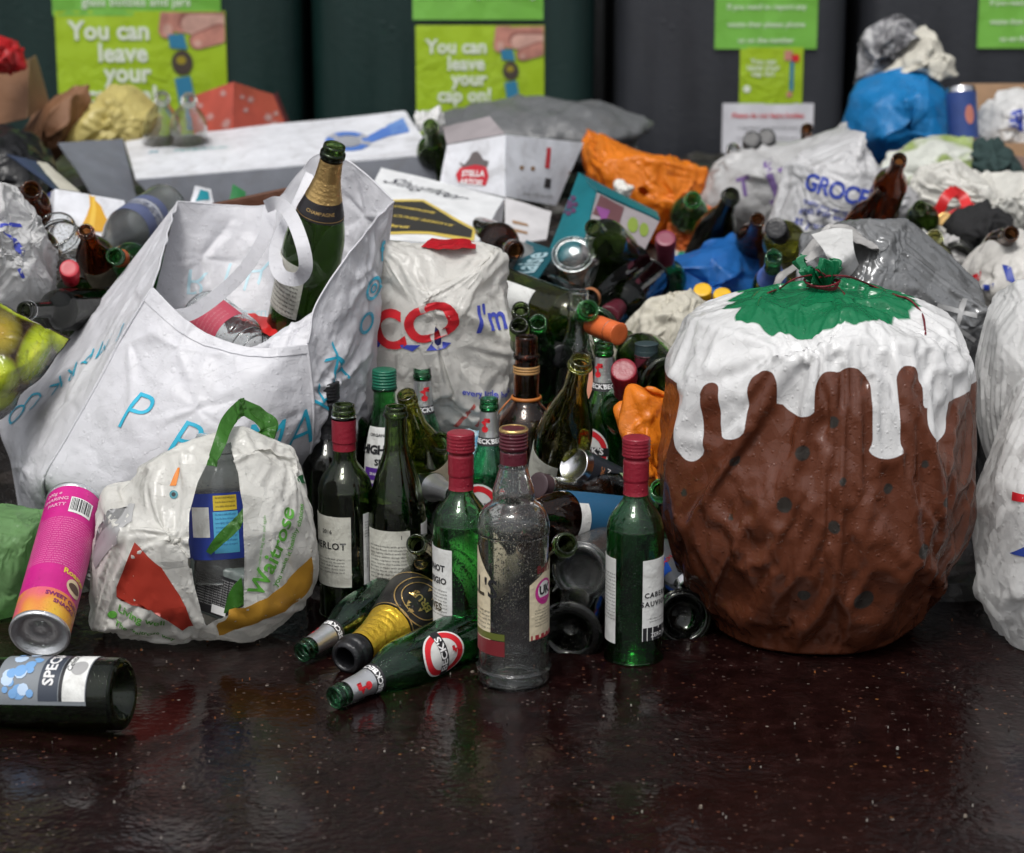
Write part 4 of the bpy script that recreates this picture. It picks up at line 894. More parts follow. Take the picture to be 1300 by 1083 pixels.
beer_green(facing(Mstand(537, 3.56, .055)), 'green beer bottle nearest the mineral water, silver neck foil with a red key', spin=R(12))
beer_green(facing(Mstand(621, 3.46, .035)), 'small green beer bottle between the two red capped wine bottles', spin=R(-25))
beer_green(Mstand(766, 3.52, .10), 'green beer bottle with silver foil behind the green screwcap wine, mouth under the orange capsule', spin=R(-38), gl=GL['green'])
def jugl(mb): k = 'jug'; text_on(mb, k, "KENTUCKY", BLACKINK, .009, FRONT + R(58), .13, .02); greek(mb, k, ink((.25, .08, .03)), FRONT + R(58), .06, .11, .03, .004); shape_on(mb, k, rect_pts(.036, .010), ink((.30, .10, .03)), FRONT + R(58), .10)
TAN = simple('tan_neck_paper', (.45, .25, .09), .45, wet=.3, bump=.2); ORC = simple('orange_cord', (.42, .13, .02), .5)
def jugx(root, k):
    mb = MB(); 
    for z in (.2535, .2575, .2615): mb.lathe([(.0183, z - .0018), (.0196, z), (.0183, z + .0018)], TAN, 40)
    mb.build('neck_ring', root); m2 = MB(); m2.lathe([(.0200, .2125), (.0225, .2140), (.0220, .2175), (.0195, .218)], ORC, 40); m2.build('tear_strip', root)
    m3 = MB(); m3.tube([(-.022, -.004, .215), (-.034, -.012, .203), (-.0435, -.012, .185), (-.0445, -.012, .15)], .0012, ORC, 6); m3.build('cord', root)
wine('jug', Mstand(668, 3.50, .045), GL['brown'], 'round shouldered brown bourbon bottle, open, with cream side label', [lb_(.04, .158, 58, .040, CREAM, jugl), jugx], nm='bourbon_bottle', cat='spirit bottle')
wine('burgundy', Mpose(P(697, 640, 3.50), solveT(P(697, 640, 3.50), 738, 456, .30, -1)), GL['olive'], 'yellow-olive open wine bottle leaning to the side', [lb_(.03, .12, -70, .07, PAPER, None)])
wine('slim', Mstand(733, 3.72, .07), GL['clear'], 'clear glass bottle neck showing behind the leaning olive one', [], nm='clear_bottle', cat='bottle')
wine('bordeaux', Mstand(819, 3.60, .015), GL['dark'], 'wine bottle with maroon capsule and blue-black cap end behind the orange bag', [cap_(.232, MAROON, 'capsule', False, True, .283), lambda r, k: capsule(k, .2835, simple('slate_cap', (.03, .05, .055), .4, wet=.4), r, 'screw_cap', False)])
# ---------------------------------------------------------------- bottles lying on the wet ground
def lie(kind, bp, tp, z0, z1, spin=0):
    """foot at picture point bp, mouth at tp, axis heights z0 and z1"""
    B = PZ(bp[0], bp[1], z0); T = PZ(tp[0], tp[1], z1); return Mpose(B, B + (T - B).normalized(), 0), (T - B).length
def scaleM(M, s): return M @ Matrix.Scale(s, 4)
M, L = lie('beer', (598, 802), (424, 886), .0312, .0150); M = facing(M, 0)
beer_green(scaleM(M, L / .235), 'green beer bottle lying nearest the camera with its red and white oval label up', spin=R(-18), n=64)
M, L = lie('beer', (520, 742), (383, 828), .04, .0160); beer_green(scaleM(facing(M), L / .235), 'green beer bottle lying behind the gold necked champagne bottle', spin=R(95), oval=False)
M, L = lie('champagne', (640, 700), (438, 836), .050, .020); M = facing(M, 10)
def cr(mb):
    k = 'champagne'; 
    for r0, r1 in ((.030, .0285), (.022, .0208)):
        o, i = disc_pts(r0, 36, 0, 0, r0 * .9), disc_pts(r1, 36, 0, 0, r1 * .9)
        for q in range(36): mb.add(wrapV(np.array([(*o[q], 0), (*o[(q + 1) % 36], 0), (*i[(q + 1) % 36], 0), (*i[q], 0)]), k, FRONT, .207, 1, .0022), [(0, 1, 2, 3)], GOLD)
    text_on(mb, k, "BRUT", GOLD, .011, FRONT, .207, .03, .0022, cut=.4)
    for a in range(10): shape_on(mb, k, [(-.002, 0), (.002, 0), (0, .005)], GOLD, FRONT + .25 * math.cos(a), .207 + .0175 * math.sin(a), .0022)
def neckblack(root, k):
    mb = MB(); mb.sheet(band(k, .180, .233, 0, 6.2832, .0012, full=True), simple('black_gold_label', (.015, .014, .014), .3, wet=.6), .0003, True)
    for z in (.181, .231): mb.grid(band(k, z, z + .0012, 0, 6.2832, .0018, 2, True), GOLD, True)
    cr(mb); mb.build('neck_label', root)
def bodylab(mb): k = 'champagne'; text_on(mb, k, "DOMAINE", BLACKINK, .012, FRONT + .1, .130, .02, rot=0); text_on(mb, k, "BRUT RESERVE", BLACKINK, .007, FRONT + .1, .112, .02)
def foilneck(root, k):
    mb = MB(); zz = np.linspace(.234, .288, 40); mb.lathe([(float(prof_r(k, z)) + .0013 + .0004 * math.sin(z * 500) * math.sin(z * 331), z) for z in zz], YGOLD, 48); mb.build('gold_foil', root)
    mb = MB(); zz = np.linspace(.290, .315, 20); mb.lathe([(float(prof_r(k, z)) + .0012, z) for z in zz] + [(.0135, .3158), (.012, .3165), (.011, .312), (.0108, .29)], BLACKFOIL, 48); mb.build('lip', root)
wine('champagne', scaleM(M, L / .315 * 1.0), GL['black'], 'champagne bottle lying with yellow gold foil and a black neck label', [neckblack, foilneck, lb_(.06, .150, 8, .11, CREAM, bodylab)], nm='champagne_bottle', cat='champagne bottle', n=64)
# champagne bottle cut by the left edge, its punt towards us
B = P(158, 893, 2.87); B.z = .050; T = P(-190, 850, 2.97); T = B + (T - B).normalized() * .315; T.z = .022; M = facing(Mpose(B, T), 0)
def bigl(mb):
    k = 'champagne'; t = FRONT + R(52)
    shape_on(mb, k, rect_pts(.100, .030), PAPERW, t, .046, .0011); shape_on(mb, k, rect_pts(.100, .004), BLACKINK, t, .0635, .0013)
    text_on(mb, k, "Celebration", BLACKINK, .011, t + .3, .056, .0, .0016, rot=0, shear=.3); shape_on(mb, k, disc_pts(.011, 20), ink((.35, .35, .35)), t - .15, .044, .0014)
    text_on(mb, k, "SPECIAL", ink((.7, .7, .7)), .020, t + .1, .080, .03, .0016, cut=.4); shape_on(mb, k, rect_pts(.100, .026), ink((.04, .05, .07)), t, .080, .0011)
    rr = random.Random(5)
    for i in range(26): a = rr.uniform(-.95, .95); z = rr.uniform(.102, .138); shape_on(mb, k, disc_pts(rr.uniform(.004, .010), 9), ink((.16, .34, .62)) if i % 3 else ink((.45, .58, .75)), t + a, z, .0011 + i * .00003, cut=.006)
wine('champagne', M, GL['deep'], 'big dark champagne bottle lying with its hollow base towards us, mountain label', [lb_(.030, .150, 52, .110, ink((.20, .22, .24), 'grey_label'), bigl)], nm='champagne_bottle', cat='champagne bottle', n=72)
# ---------------------------------------------------------------- carrier bags in focus
WFILM = film('white_bag_film', (.82, .82, .81), .24, .38, .6, .12, dirt=.15); WMATT = film('matt_white_woven', (.70, .70, .735), .45, .18, .45, .12, dirt=.12, fac=.08)
GREYF = film('silver_grey_film', (.24, .245, .25), .22, .06, .7, .15, spec=.7, metal=.35); GREYIN = film('pale_grey_film', (.46, .45, .44), .42, .2, .2, .2)
SHEERW = film('sheer_white_film', (.76, .76, .76), .30, .3, .5, .35, sheer=.18); LGREEN = film('sheer_green_film', (.28, .52, .22), .25, .35, .5, .15, sheer=.38, dirt=.1)
BLUEF = film('blue_bag_film', (.012, .17, .50), .30, .3, .3, .3); BLUES = film('sheer_blue_film', (.03, .20, .60), .25, .3, .3, .3, sheer=.25)
ORF = film('orange_bag_film', (.85, .24, .015), .32, .3, .3, .25); BLACKF = film('black_film', (.012, .012, .013), .28, 0, .5, .3, dirt=0)
CREAMF = film('cream_cotton', (.58, .55, .46), .6, .15, 0, .1); CYI = ink((.03, .40, .58))
def closed(contour, Y, depth, seed, sim=True, n=(64, 110), out=(140, 230), floor=None, lean=0.0, flat=.55, **k):
    G = pillow(contour, Y, depth, n_ang=n[1], n_r=n[0] // 2, flat=flat, lean=lean)
    return sim_bag(G, seed, out, floor=floor, **k) if sim else G
def fit_floor(G): G = G.copy(); G[..., 2] = np.maximum(G[..., 2], .002); return G
# right-hand pair
G = closed([(1262, 372), (1310, 345), (1400, 350), (1440, 460), (1430, 590), (1330, 600), (1262, 560), (1236, 520), (1240, 450)], 3.42, .15, 21, frames=20, jit=.004, rows=7, cols=9, shrink=-.03)
mb = MB(); mb.grid(G, WFILM); bag_obj(mb, 'carrier_bag', 'smooth white carrier bag at the right edge, resting above the fuller one', 'carrier bag')
G = fit_floor(closed([(1345, 425), (1300, 478), (1262, 560), (1242, 640), (1243, 730), (1242, 770), (1275, 812), (1345, 845), (1450, 830), (1520, 700), (1500, 520), (1400, 410)], 3.24, .15, 22, frames=22, rows=9, cols=12, jit=.009, shrink=-.035)); bv = grid_bvh(G, True)
mb = MB(); mb.grid(G, WFILM); dshape(mb, bv, [(1286, 624), (1330, 632), (1330, 640), (1285, 635)], REDI); dshape(mb, bv, [(1282, 702), (1340, 672), (1340, 708)], ink((.03, .06, .30)))
bag_obj(mb, 'carrier_bag', 'full white carrier bag standing on the ground at the right edge, red and blue print', 'carrier bag')
mb = MB(); Gs = patch([[(1216, 470, 3.62), (1240, 436, 3.66), (1262, 425, 3.70)], [(1218, 520, 3.55), (1236, 500, 3.50), (1262, 520, 3.56)], [(1226, 600, 3.55), (1240, 590, 3.46), (1262, 600, 3.52)], [(1236, 740, 3.5), (1248, 740, 3.44), (1266, 740, 3.5)]], 60, 40)
Gs = film_fold(Gs, False, 5, K=8, L=.06, amp=.004, w=.008, big=.006, bigf=8, buckle=1.03); mb.sheet(Gs, BLACKF); bag_obj(mb, 'bin_liner', 'torn black bin liner squeezed between the brown sack and the white bags', 'bin liner')
# silver-grey mailing sack behind the pudding sack
G = closed([(985, 400), (1000, 372), (1012, 330), (1045, 292), (1085, 283), (1120, 292), (1150, 282), (1200, 318), (1262, 372), (1262, 420), (1240, 520), (1200, 560), (1080, 520), (985, 480)], 3.78, .13, 31, frames=20, jit=.016, rows=8, cols=11)
mb = MB(); mb.grid(G, GREYF); bv = grid_bvh(G, True)
for a in ([(1190, 385), (1240, 398), (1240, 404), (1189, 391)], [(1222, 378), (1228, 379), (1212, 425), (1206, 424)], [(1205, 405), (1246, 435), (1245, 441), (1204, 412)]): dshape(mb, bv, a, ink((.42, .42, .42)), .0012)
Gp = patch([[(990, 350, 3.70), (1030, 305, 3.72), (1070, 287, 3.74), (1118, 303, 3.72), (1126, 285, 3.74)], [(985, 372, 3.64), (1028, 330, 3.64), (1068, 306, 3.66), (1108, 318, 3.66), (1122, 318, 3.68)]], 20, 80)
Gp = film_fold(Gp, False, 7, K=10, L=.05, amp=.004, w=.008, big=.005, bigf=9, buckle=1.02); mb.sheet(Gp, GREYIN)
Gp = patch([[(1030, 298, 3.66), (1060, 290, 3.66), (1082, 292, 3.66)], [(1048, 322, 3.58), (1066, 330, 3.56), (1084, 318, 3.60)], [(1060, 352, 3.60), (1078, 350, 3.60), (1090, 336, 3.62)]], 30, 30); mb.sheet(Gp, WFILM)
bag_obj(mb, 'plastic_sack', 'crumpled silver grey plastic sack slumped behind the brown printed sack', 'plastic sack')
# supermarket bag in the middle
G = closed([(474, 304), (480, 297), (530, 300), (590, 308), (630, 309), (637, 316), (643, 370), (655, 430), (663, 500), (655, 545), (640, 560), (560, 566), (480, 555), (430, 520), (440, 400), (460, 330)], 3.66, .10, 41, frames=16, jit=.011, rows=9, cols=11, shrink=-.035, grav=.3)
bv = grid_bvh(G, True); mb = MB(); mb.grid(G, film('cream_white_film', (.80, .785, .74), .28, .38, .4, .15, dirt=.12)); DB = ink((.05, .07, .42))
dtext(mb, bv, "SCO", REDI, (455, 420), (570, 410), .03, tall=.85); dtext(mb, bv, "I'm", DB, (608, 407), (640, 403), .02, tall=1.2); dtext(mb, bv, "every little helps", DB, (590, 500), (648, 496), .02)
for a in ([(469, 434), (486, 431), (482, 440), (468, 446)], [(505, 437), (534, 438), (524, 446), (510, 441)], [(541, 445), (550, 433), (573, 435), (565, 442)]): dshape(mb, bv, a, DB)
for a in ([(575, 540), (602, 512), (604, 516), (580, 542)], [(602, 540), (618, 514), (621, 516), (606, 542)]): dshape(mb, bv, a, ink((.55, .12, .10)))
bag_obj(mb, 'carrier_bag', 'bulging off-white supermarket bag with big red and blue lettering behind the green bottles', 'carrier bag')
mb = MB(); Gs = patch([[(548, 300, 3.66), (580, 302, 3.65), (604, 306, 3.66)], [(535, 313, 3.62), (570, 316, 3.60), (604, 314, 3.62)]], 16, 40); mb.sheet(film_fold(Gs, False, 3, K=4, L=.03, amp=.003, w=.006, big=.003, buckle=1.02), film('red_film', (.50, .01, .02), .3, .2, .3, .3)); bag_obj(mb, 'plastic_scrap', 'strip of bright red plastic lying on top of the supermarket bag', 'plastic scrap')
# pear patterned reusable bag, left
def pears(m):
    d = m.attr('sd_pear'); k = m.attr('tone')
    a_ = m.ramp(d, [(0, (.62, .66, .06)), (.35, (.42, .50, .03)), (.72, (.20, .25, .012)), (.93, (.07, .05, .008)), (1, (.02, .010, .006))]); b_ = m.ramp(d, [(0, (.34, .22, .03)), (.4, (.26, .20, .02)), (.75, (.12, .10, .01)), (1, (.02, .010, .006))])
    c = m.mix(m.rng(k, .2, .8), a_, b_); return m.mix(m.math('MULTIPLY', m.rng(m.noise(120, 3), .55, .7), .35), c, (.10, .08, .01))
G = patch([[(-60, 375, 3.60), (0, 386, 3.58), (32, 402, 3.56), (62, 418, 3.55), (88, 430, 3.56)], [(-60, 420, 3.52), (-5, 425, 3.49), (28, 436, 3.48), (55, 446, 3.50), (72, 450, 3.56)], [(-60, 470, 3.47), (-5, 468, 3.44), (20, 474, 3.45), (38, 478, 3.49), (52, 478, 3.56)], [(-60, 530, 3.46), (-10, 512, 3.45), (8, 510, 3.47), (18, 506, 3.50), (26, 500, 3.56)], [(-60, 560, 3.50), (-10, 540, 3.50), (0, 532, 3.52), (10, 526, 3.54), (18, 518, 3.58)]], 90, 110)
G = film_fold(G, False, 51, K=8, L=.06, amp=.003, w=.01, big=.004, buckle=1.01); PX = np.array([[650 + FPX * q[0] / (q[1] * _cs + (CH - q[2]) * _sn), 541.5 - FPX * (q[1] * _sn + (q[2] - CH) * _cs) / (q[1] * _cs + (CH - q[2]) * _sn)] for q in G.reshape(-1, 3)]); dd = np.full(len(PX), 1.2); tn = np.zeros(len(PX))
for x, y, rx, ry, an, t_ in ((44, 446, 22, 46, 22, 0), (0, 422, 30, 34, 0, 1), (84, 436, 20, 30, -50, .1), (-4, 474, 34, 27, 20, .05), (-30, 512, 60, 20, -10, .3), (30, 398, 44, 9, 22, .1)):
    c_, s_ = math.cos(R(an)), math.sin(R(an)); u = ((PX[:, 0] - x) * c_ + (PX[:, 1] - y) * s_) / rx; v = (-(PX[:, 0] - x) * s_ + (PX[:, 1] - y) * c_) / ry; e = np.hypot(u, v); m_ = e < dd; dd[m_] = e[m_]; tn[m_] = t_
mb = MB(); mb.sheet(G, film('pear_print', None, .22, 0, .5, .1, colfn=pears, dirt=0, fac=.1), .001, att={'sd_pear': dd, 'tone': tn}); N_ = normals(G, False)
for e in (G[0], G[:, -1]): mb.tube(e[::6], .0018, mb.mats[0], 6, 60)
bag_obj(mb, 'shopping_bag', 'glossy shopping bag printed all over with green pears, at the left edge', 'shopping bag')
G = closed([(-70, 240), (0, 228), (22, 250), (38, 282), (60, 300), (70, 350), (66, 392), (20, 402), (-70, 390)], 3.74, .10, 52, frames=18, n=(50, 80), out=(110, 170)); bv = grid_bvh(G, True)
mb = MB(); mb.grid(G, SHEERW); mb2 = [dshape(mb, bv, a, DB) for a in ([(0, 285), (25, 284), (28, 289), (0, 290)], [(22, 342), (26, 340), (32, 352), (28, 354)], [(2, 292), (20, 303), (30, 325), (27, 325), (16, 305)])]
bag_obj(mb, 'carrier_bag', 'knotted translucent white bag with blue scribbled print at the left edge', 'carrier bag')
G = closed([(-60, 650), (0, 640), (30, 642), (55, 655), (52, 700), (40, 745), (20, 790), (-60, 800)], 3.36, .10, 53, frames=16, jit=.006, rows=7, cols=9, n=(44, 80), out=(100, 150)); mb = MB(); mb.grid(fit_floor(G), LGREEN)
bag_obj(mb, 'carrier_bag', 'thin pale green carrier bag beside the pink tube', 'carrier bag')
# ---------------------------------------------------------------- big white reusable bag
fr = patch([[(193, 365, 3.46), (238, 409, 3.42), (290, 436, 3.39), (340, 443, 3.375), (390, 438, 3.39)], [(160, 420, 3.45), (215, 458, 3.39), (278, 474, 3.36), (336, 478, 3.35), (394, 472, 3.39)], [(122, 490, 3.43), (188, 522, 3.36), (262, 530, 3.335), (332, 524, 3.34), (398, 515, 3.39)],
            [(85, 555, 3.42), (160, 590, 3.35), (242, 588, 3.33), (325, 570, 3.34), (397, 552, 3.40)], [(54, 612, 3.42), (138, 650, 3.37), (228, 640, 3.36), (318, 612, 3.37), (394, 582, 3.42)], [(70, 640, 3.50), (140, 690, 3.46), (230, 680, 3.45), (320, 650, 3.45), (394, 620, 3.48)]], 130, 150)
lf = patch([[(225, 256, 3.76), (211, 308, 3.60), (193, 365, 3.46)], [(160, 340, 3.74), (150, 392, 3.60), (150, 436, 3.445)], [(85, 432, 3.70), (92, 470, 3.57), (108, 515, 3.425)], [(2, 522, 3.64), (32, 556, 3.54), (67, 588, 3.42)], [(14, 590, 3.60), (34, 610, 3.50), (54, 618, 3.42)], [(24, 650, 3.60), (40, 650, 3.54), (70, 660, 3.48)]], 120, 70)
rt = patch([[(390, 438, 3.39), (404, 384, 3.42), (437, 330, 3.46), (468, 293, 3.53), (500, 256, 3.64)], [(394, 472, 3.39), (424, 440, 3.43), (450, 410, 3.47), (476, 375, 3.53), (492, 320, 3.62)], [(398, 515, 3.39), (430, 495, 3.44), (458, 470, 3.49), (474, 440, 3.54), (482, 400, 3.62)],
            [(397, 552, 3.40), (430, 545, 3.45), (456, 530, 3.50), (468, 510, 3.54), (474, 480, 3.62)], [(394, 582, 3.42), (430, 580, 3.47), (452, 575, 3.52), (464, 560, 3.56), (470, 540, 3.62)]], 110, 90)
bk = patch([[(225, 256, 3.76), (290, 261, 3.80), (348, 257, 3.79), (398, 200, 3.72), (442, 204, 3.68), (500, 256, 3.64)], [(207, 330, 3.74), (292, 335, 3.76), (350, 330, 3.75), (400, 290, 3.70), (446, 290, 3.68), (492, 330, 3.62)], [(186, 420, 3.68), (296, 425, 3.70), (352, 425, 3.70), (402, 400, 3.68), (446, 395, 3.66), (482, 410, 3.61)], [(170, 520, 3.64), (296, 540, 3.66), (352, 540, 3.66), (402, 500, 3.65), (442, 500, 3.64), (474, 500, 3.60)]], 110, 170)
def edgemask(G): nv, nu = G.shape[:2]; a = np.minimum(1, np.minimum(np.arange(nu), nu - 1 - np.arange(nu)) / 9.0)[None, :]; return a * np.ones((nv, 1))
mb = MB(); out = {}
for nm, G, sd_, k in (('f', fr, 61, dict(K=9, L=.10, amp=.0028, w=.014, big=.004, bigf=4, buckle=1.008)), ('l', lf, 62, dict(K=8, L=.10, amp=.003, w=.012, big=.003, bigf=4, buckle=1.01)), ('r', rt, 63, dict(K=10, L=.10, amp=.006, w=.014, big=.006, bigf=6, buckle=1.02)), ('b', bk, 64, dict(K=8, L=.10, amp=.004, w=.014, big=.004, bigf=5, buckle=1.01))):
    G = film_fold(G, False, sd_, mask=edgemask(G), **k); out[nm] = G
    N = normals(G, False); toward = (N * (np.array([0, 0, CH]) - G)).sum(-1).mean()
    if toward < 0 and nm != 'b': G = G[:, ::-1].copy(); out[nm] = G
    mb.sheet(G, WMATT, .0009)
    # turned hem along the rim and piped side seams
    top = G[0]; n0 = normals(G, False)[0]
    mb.tube(top[::4], .0016, WMATT, 6, 90)
hem = out['f'][:9]; mb.grid(hem + normals(out['f'], False)[:9] * .0016, WMATT, False)
for e in (out['f'][:, 0], out['f'][:, -1], out['l'][:, 0] if True else None): mb.tube(e[::5], .0022, WMATT, 6, 100)
bf, bl, br_, bb = (grid_bvh(out[k], False) for k in 'flrb')
for ch, a, b in (("P", (150, 518), (196, 534)), ("R", (212, 556), (256, 570)), ("I", (272, 574), (292, 578)), ("M", (312, 568), (358, 560)), ("A", (362, 558), (394, 542))): dtext(mb, bf, ch, CYI, a, b, -.012, shear=.3, size=.084)
for i, ch in enumerate("OCKRAMIRP"):
    t = i / 8.0; x = 22 + t * 165 + (8 if i > 1 else 0); y = 526 - t * 140; dtext(mb, bl, ch, CYI, (x + 8, y - 8), (x - 8, y + 8), -.012, size=.050)
for ch, a, b in (("K", (408, 520), (420, 486)), ("A", (418, 478), (440, 462)), ("Y", (424, 470), (436, 440))): dtext(mb, br_, ch, CYI, a, b, -.014, size=.060)
dtext(mb, br_, "f", CYI, (479, 322), (491, 318), .03, size=.040)
def ring(bvh, c, r0, r1, mat, sq=False):
    for q in range(16):
        a0, a1 = q * math.pi / 8, (q + 1) * math.pi / 8; f = lambda a, r: (c[0] + r * .7 * math.cos(a), c[1] + r * math.sin(a) - .5 * r * math.cos(a)); dshape(mb, bvh, [f(a0, r1), f(a1, r1), f(a1, r0), f(a0, r0)], mat)
ring(br_, (474, 366), 10, 14, CYI); ring(br_, (474, 366), 3.5, 6, CYI); ring(br_, (465, 410), 9, 13, CYI)
ghost = ink((.42, .62, .70), 'show_through_ink')
for s_, a, b, sh in (("Amazing", (285, 398), (352, 396), 0), ("Y", (345, 352), (325, 330), 0), ("N", (312, 352), (292, 348), 0), ("R", (262, 360), (240, 356), 0)): dtext(mb, bb, s_, ghost, a, b, -.012, flipx=True, size=None if len(s_) > 2 else .06)
shop = bag_obj(mb, 'shopping_bag', 'large matt white reusable shopping bag with thin turquoise lettering, leaning open', 'shopping bag')
def ribbon(pts, wd, mat, nrm=None, name='handle', n=70):
    p = smooth1([tuple(P(*q)) for q in pts], n); t = np.gradient(p, axis=0); t /= np.linalg.norm(t, axis=1, keepdims=True); v = np.array([0, 0, CH]) - p; v /= np.linalg.norm(v, axis=1, keepdims=True)
    s_ = np.cross(t, v); s_ /= np.linalg.norm(s_, axis=1, keepdims=True); tw = nrm or 0.0; s_ = s_ + v * tw; s_ /= np.linalg.norm(s_, axis=1, keepdims=True)
    return np.stack([p - s_ * wd / 2, p, p + s_ * wd / 2], 1).transpose(1, 0, 2)
for pts, tw in (([(338, 262, 3.70), (352, 258, 3.60), (368, 272, 3.52), (382, 305, 3.46), (388, 338, 3.45), (378, 354, 3.47), (358, 350, 3.50), (350, 330, 3.54), (356, 300, 3.60), (378, 262, 3.68), (396, 222, 3.72)], .25), ([(343, 262, 3.74), (336, 300, 3.66), (312, 340, 3.56), (280, 372, 3.48), (246, 396, 3.45), (222, 402, 3.44)], .15)):
    m2 = MB(); m2.sheet(ribbon(pts, .020, WMATT, tw), WMATT, .0012); h = m2.build('handle', shop); h.matrix_parent_inverse = Matrix.Translation(-Vector(shop.location))
# what stands in it
def chl(mb): k = 'champagne'; greek(mb, k, BLACKINK, FRONT + R(-50), .05, .10, .06, .005)
def chn(root, k):
    mb = MB(); zz = np.linspace(.232, .292, 40); mb.lathe([(float(prof_r(k, z)) + .0012 + .00008 * math.sin(z * 900), z) for z in zz], GOLD, 48); mb.build('gold_foil', root)
    mb = MB(); mb.sheet(band(k, .205, .2325, 0, 6.2832, .0010, full=True), simple('black_collar', (.02, .018, .02), .35, wet=.5), .0003, True); text_on(mb, k, "CHAMPAGNE", GOLD, .007, FRONT, .219, .02); mb.grid(band(k, .208, .2090, 0, 6.2832, .0016, 2, True), GOLD, True); mb.build('collar_label', root)
B = P(374, 425, 3.60); T = solveT(B, 425, 184, .315, -1); wine('champagne', facing(Mpose(B, T)), GL['champ'], 'open champagne bottle with smooth gold neck foil standing in the white shopping bag', [chn, lb_(.05, .135, -52, .075, PAPER, chl)], nm='champagne_bottle', cat='champagne bottle', n=72)
B = P(325, 450, 3.52); T = solveT(B, 255, 398, .135, 1)
def pinkl(mb): greek(mb, 'jar', ink((.6, .25, .28)), FRONT, .03, .075, .05, .006)
wine('jar', facing(Mpose(T, B)), GL['clear'], 'clear jar with a pink label lying inside the white shopping bag', [lb_(.025, .085, 0, .085, ink((.48, .07, .11)), pinkl)], nm='jar', cat='jar')
mb = MB(); Gs = patch([[(285, 405, 3.60), (318, 400, 3.62), (350, 406, 3.60)], [(290, 425, 3.54), (320, 424, 3.52), (352, 426, 3.54)]], 12, 30); mb.sheet(film_fold(Gs, False, 3, K=4, L=.03, amp=.003, w=.006, big=.003, buckle=1.02), ink((.60, .02, .02))); bag_obj(mb, 'plastic_scrap', 'red plastic wrapper lying inside the white shopping bag', 'plastic scrap')
mb = MB(); Gs = patch([[(398, 402, 3.50), (415, 380, 3.52), (424, 352, 3.54)], [(352, 424, 3.46), (392, 402, 3.46), (416, 380, 3.48)], [(312, 446, 3.42), (350, 440, 3.42), (392, 434, 3.42)], [(318, 470, 3.42), (350, 466, 3.42), (390, 458, 3.42)]], 40, 50); mb.sheet(film_fold(Gs, False, 9, K=10, L=.05, amp=.004, w=.007, big=.004, bigf=9, buckle=1.02), WMATT); bag_obj(mb, 'paper_sheet', 'crumpled white paper tucked inside the rim of the white shopping bag', 'paper')
# ---------------------------------------------------------------- supermarket bag with the split front
cont = [(136, 625), (175, 615), (186, 590), (232, 572), (262, 556), (300, 545), (335, 560), (372, 582), (396, 622), (402, 690), (398, 740), (372, 776), (322, 812), (255, 838), (190, 842), (140, 822), (116, 775), (118, 700)]
cont = [(262 + (x - 262) * 1.04, 720 + (y - 720) * 1.03) for x, y in cont]; G0 = pillow(cont, 3.225, .105, n_ang=120, n_r=36, flat=.6, back=.8); G0[..., 2] = np.maximum(G0[..., 2], .004)
S = clothsim(G0, True, [filling(G0, 71, 10, 13, .93, .008)], 16, -.045, -4, None, grav=.3, floor=0.0); S = resample(S, 160, 260, True); S[..., 2] = np.maximum(S[..., 2], .002); bv = grid_bvh(S, True)
# the opening: faces in front whose place lies inside the torn outline are left out, the rim is pulled tidy
hole = [(272, 570), (293, 560), (303, 600), (309, 640), (311, 700), (310, 768), (262, 793), (247, 740), (240, 690), (241, 650), (252, 610)]
hh = [pix_hit(bv, *p) for p in hole]; hy = np.array([(h.x, h.z) for h in hh]); flatS = S.reshape(-1, 3); yc = 3.225
def inpoly(p, poly):
    x, y = p[:, 0], p[:, 1]; r = np.zeros(len(p), bool); n = len(poly)
    for i in range(n):
        x1, y1 = poly[i]; x2, y2 = poly[(i + 1) % n]; c = (y1 > y) != (y2 > y); r ^= c & (x < (x2 - x1) * (y - y1) / (y2 - y1 + 1e-12) + x1)
    return r
near = np.full(len(flatS), 9.0); proj = flatS[:, [0, 2]].copy()
for i in range(len(hy)):
    a, b = hy[i], hy[(i + 1) % len(hy)]; ab = b - a; t = np.clip(((flatS[:, [0, 2]] - a) @ ab) / (ab @ ab), 0, 1); q = a + t[:, None] * ab; d = np.linalg.norm(flatS[:, [0, 2]] - q, axis=1); m_ = d < near; near[m_] = d[m_]; proj[m_] = q[m_]
isf = flatS[:, 1] < yc; snap = isf & (near < .0022); flatS[snap, 0] = proj[snap, 0]; flatS[snap, 2] = proj[snap, 1]
lip = isf & (near < .02); flatS[lip, 1] -= .006 * (1 - near[lip] / .02)
S = flatS.reshape(S.shape); idx = np.arange(S.shape[0] * S.shape[1]).reshape(S.shape[:2]); F = np.stack([idx[:-1], np.roll(idx, -1, 1)[:-1], np.roll(idx, -1, 1)[1:], idx[1:]], -1).reshape(-1, 4)
cc = flatS[F].mean(1); keep = ~(inpoly(cc[:, [0, 2]], hy) & (cc[:, 1] < yc)); F = F[keep]
WAI = film('supermarket_print_film', (.80, .79, .74), .26, .36, .6, .15, dirt=.35); mb = MB(); mb.add(S, F.tolist(), WAI); bv = grid_bvh(S, True)
RI, MU, WG = ink((.36, .035, .02), 'brick_red_ink'), ink((.48, .25, .03), 'mustard_ink'), ink((.10, .34, .045), 'leaf_green_ink')
dshape(mb, bv, [(171, 688), (148, 745), (148, 757), (168, 758), (192, 774), (203, 762), (214, 788), (232, 800), (246, 794), (236, 770), (205, 720)], RI)
dshape(mb, bv, [(395, 706), (396, 740), (372, 766), (330, 788), (278, 806), (274, 794), (290, 775), (330, 762), (365, 735)], MU)
dshape(mb, bv, [(226, 594), (229, 594), (224, 617), (216, 617)], ink((.65, .20, .02)))
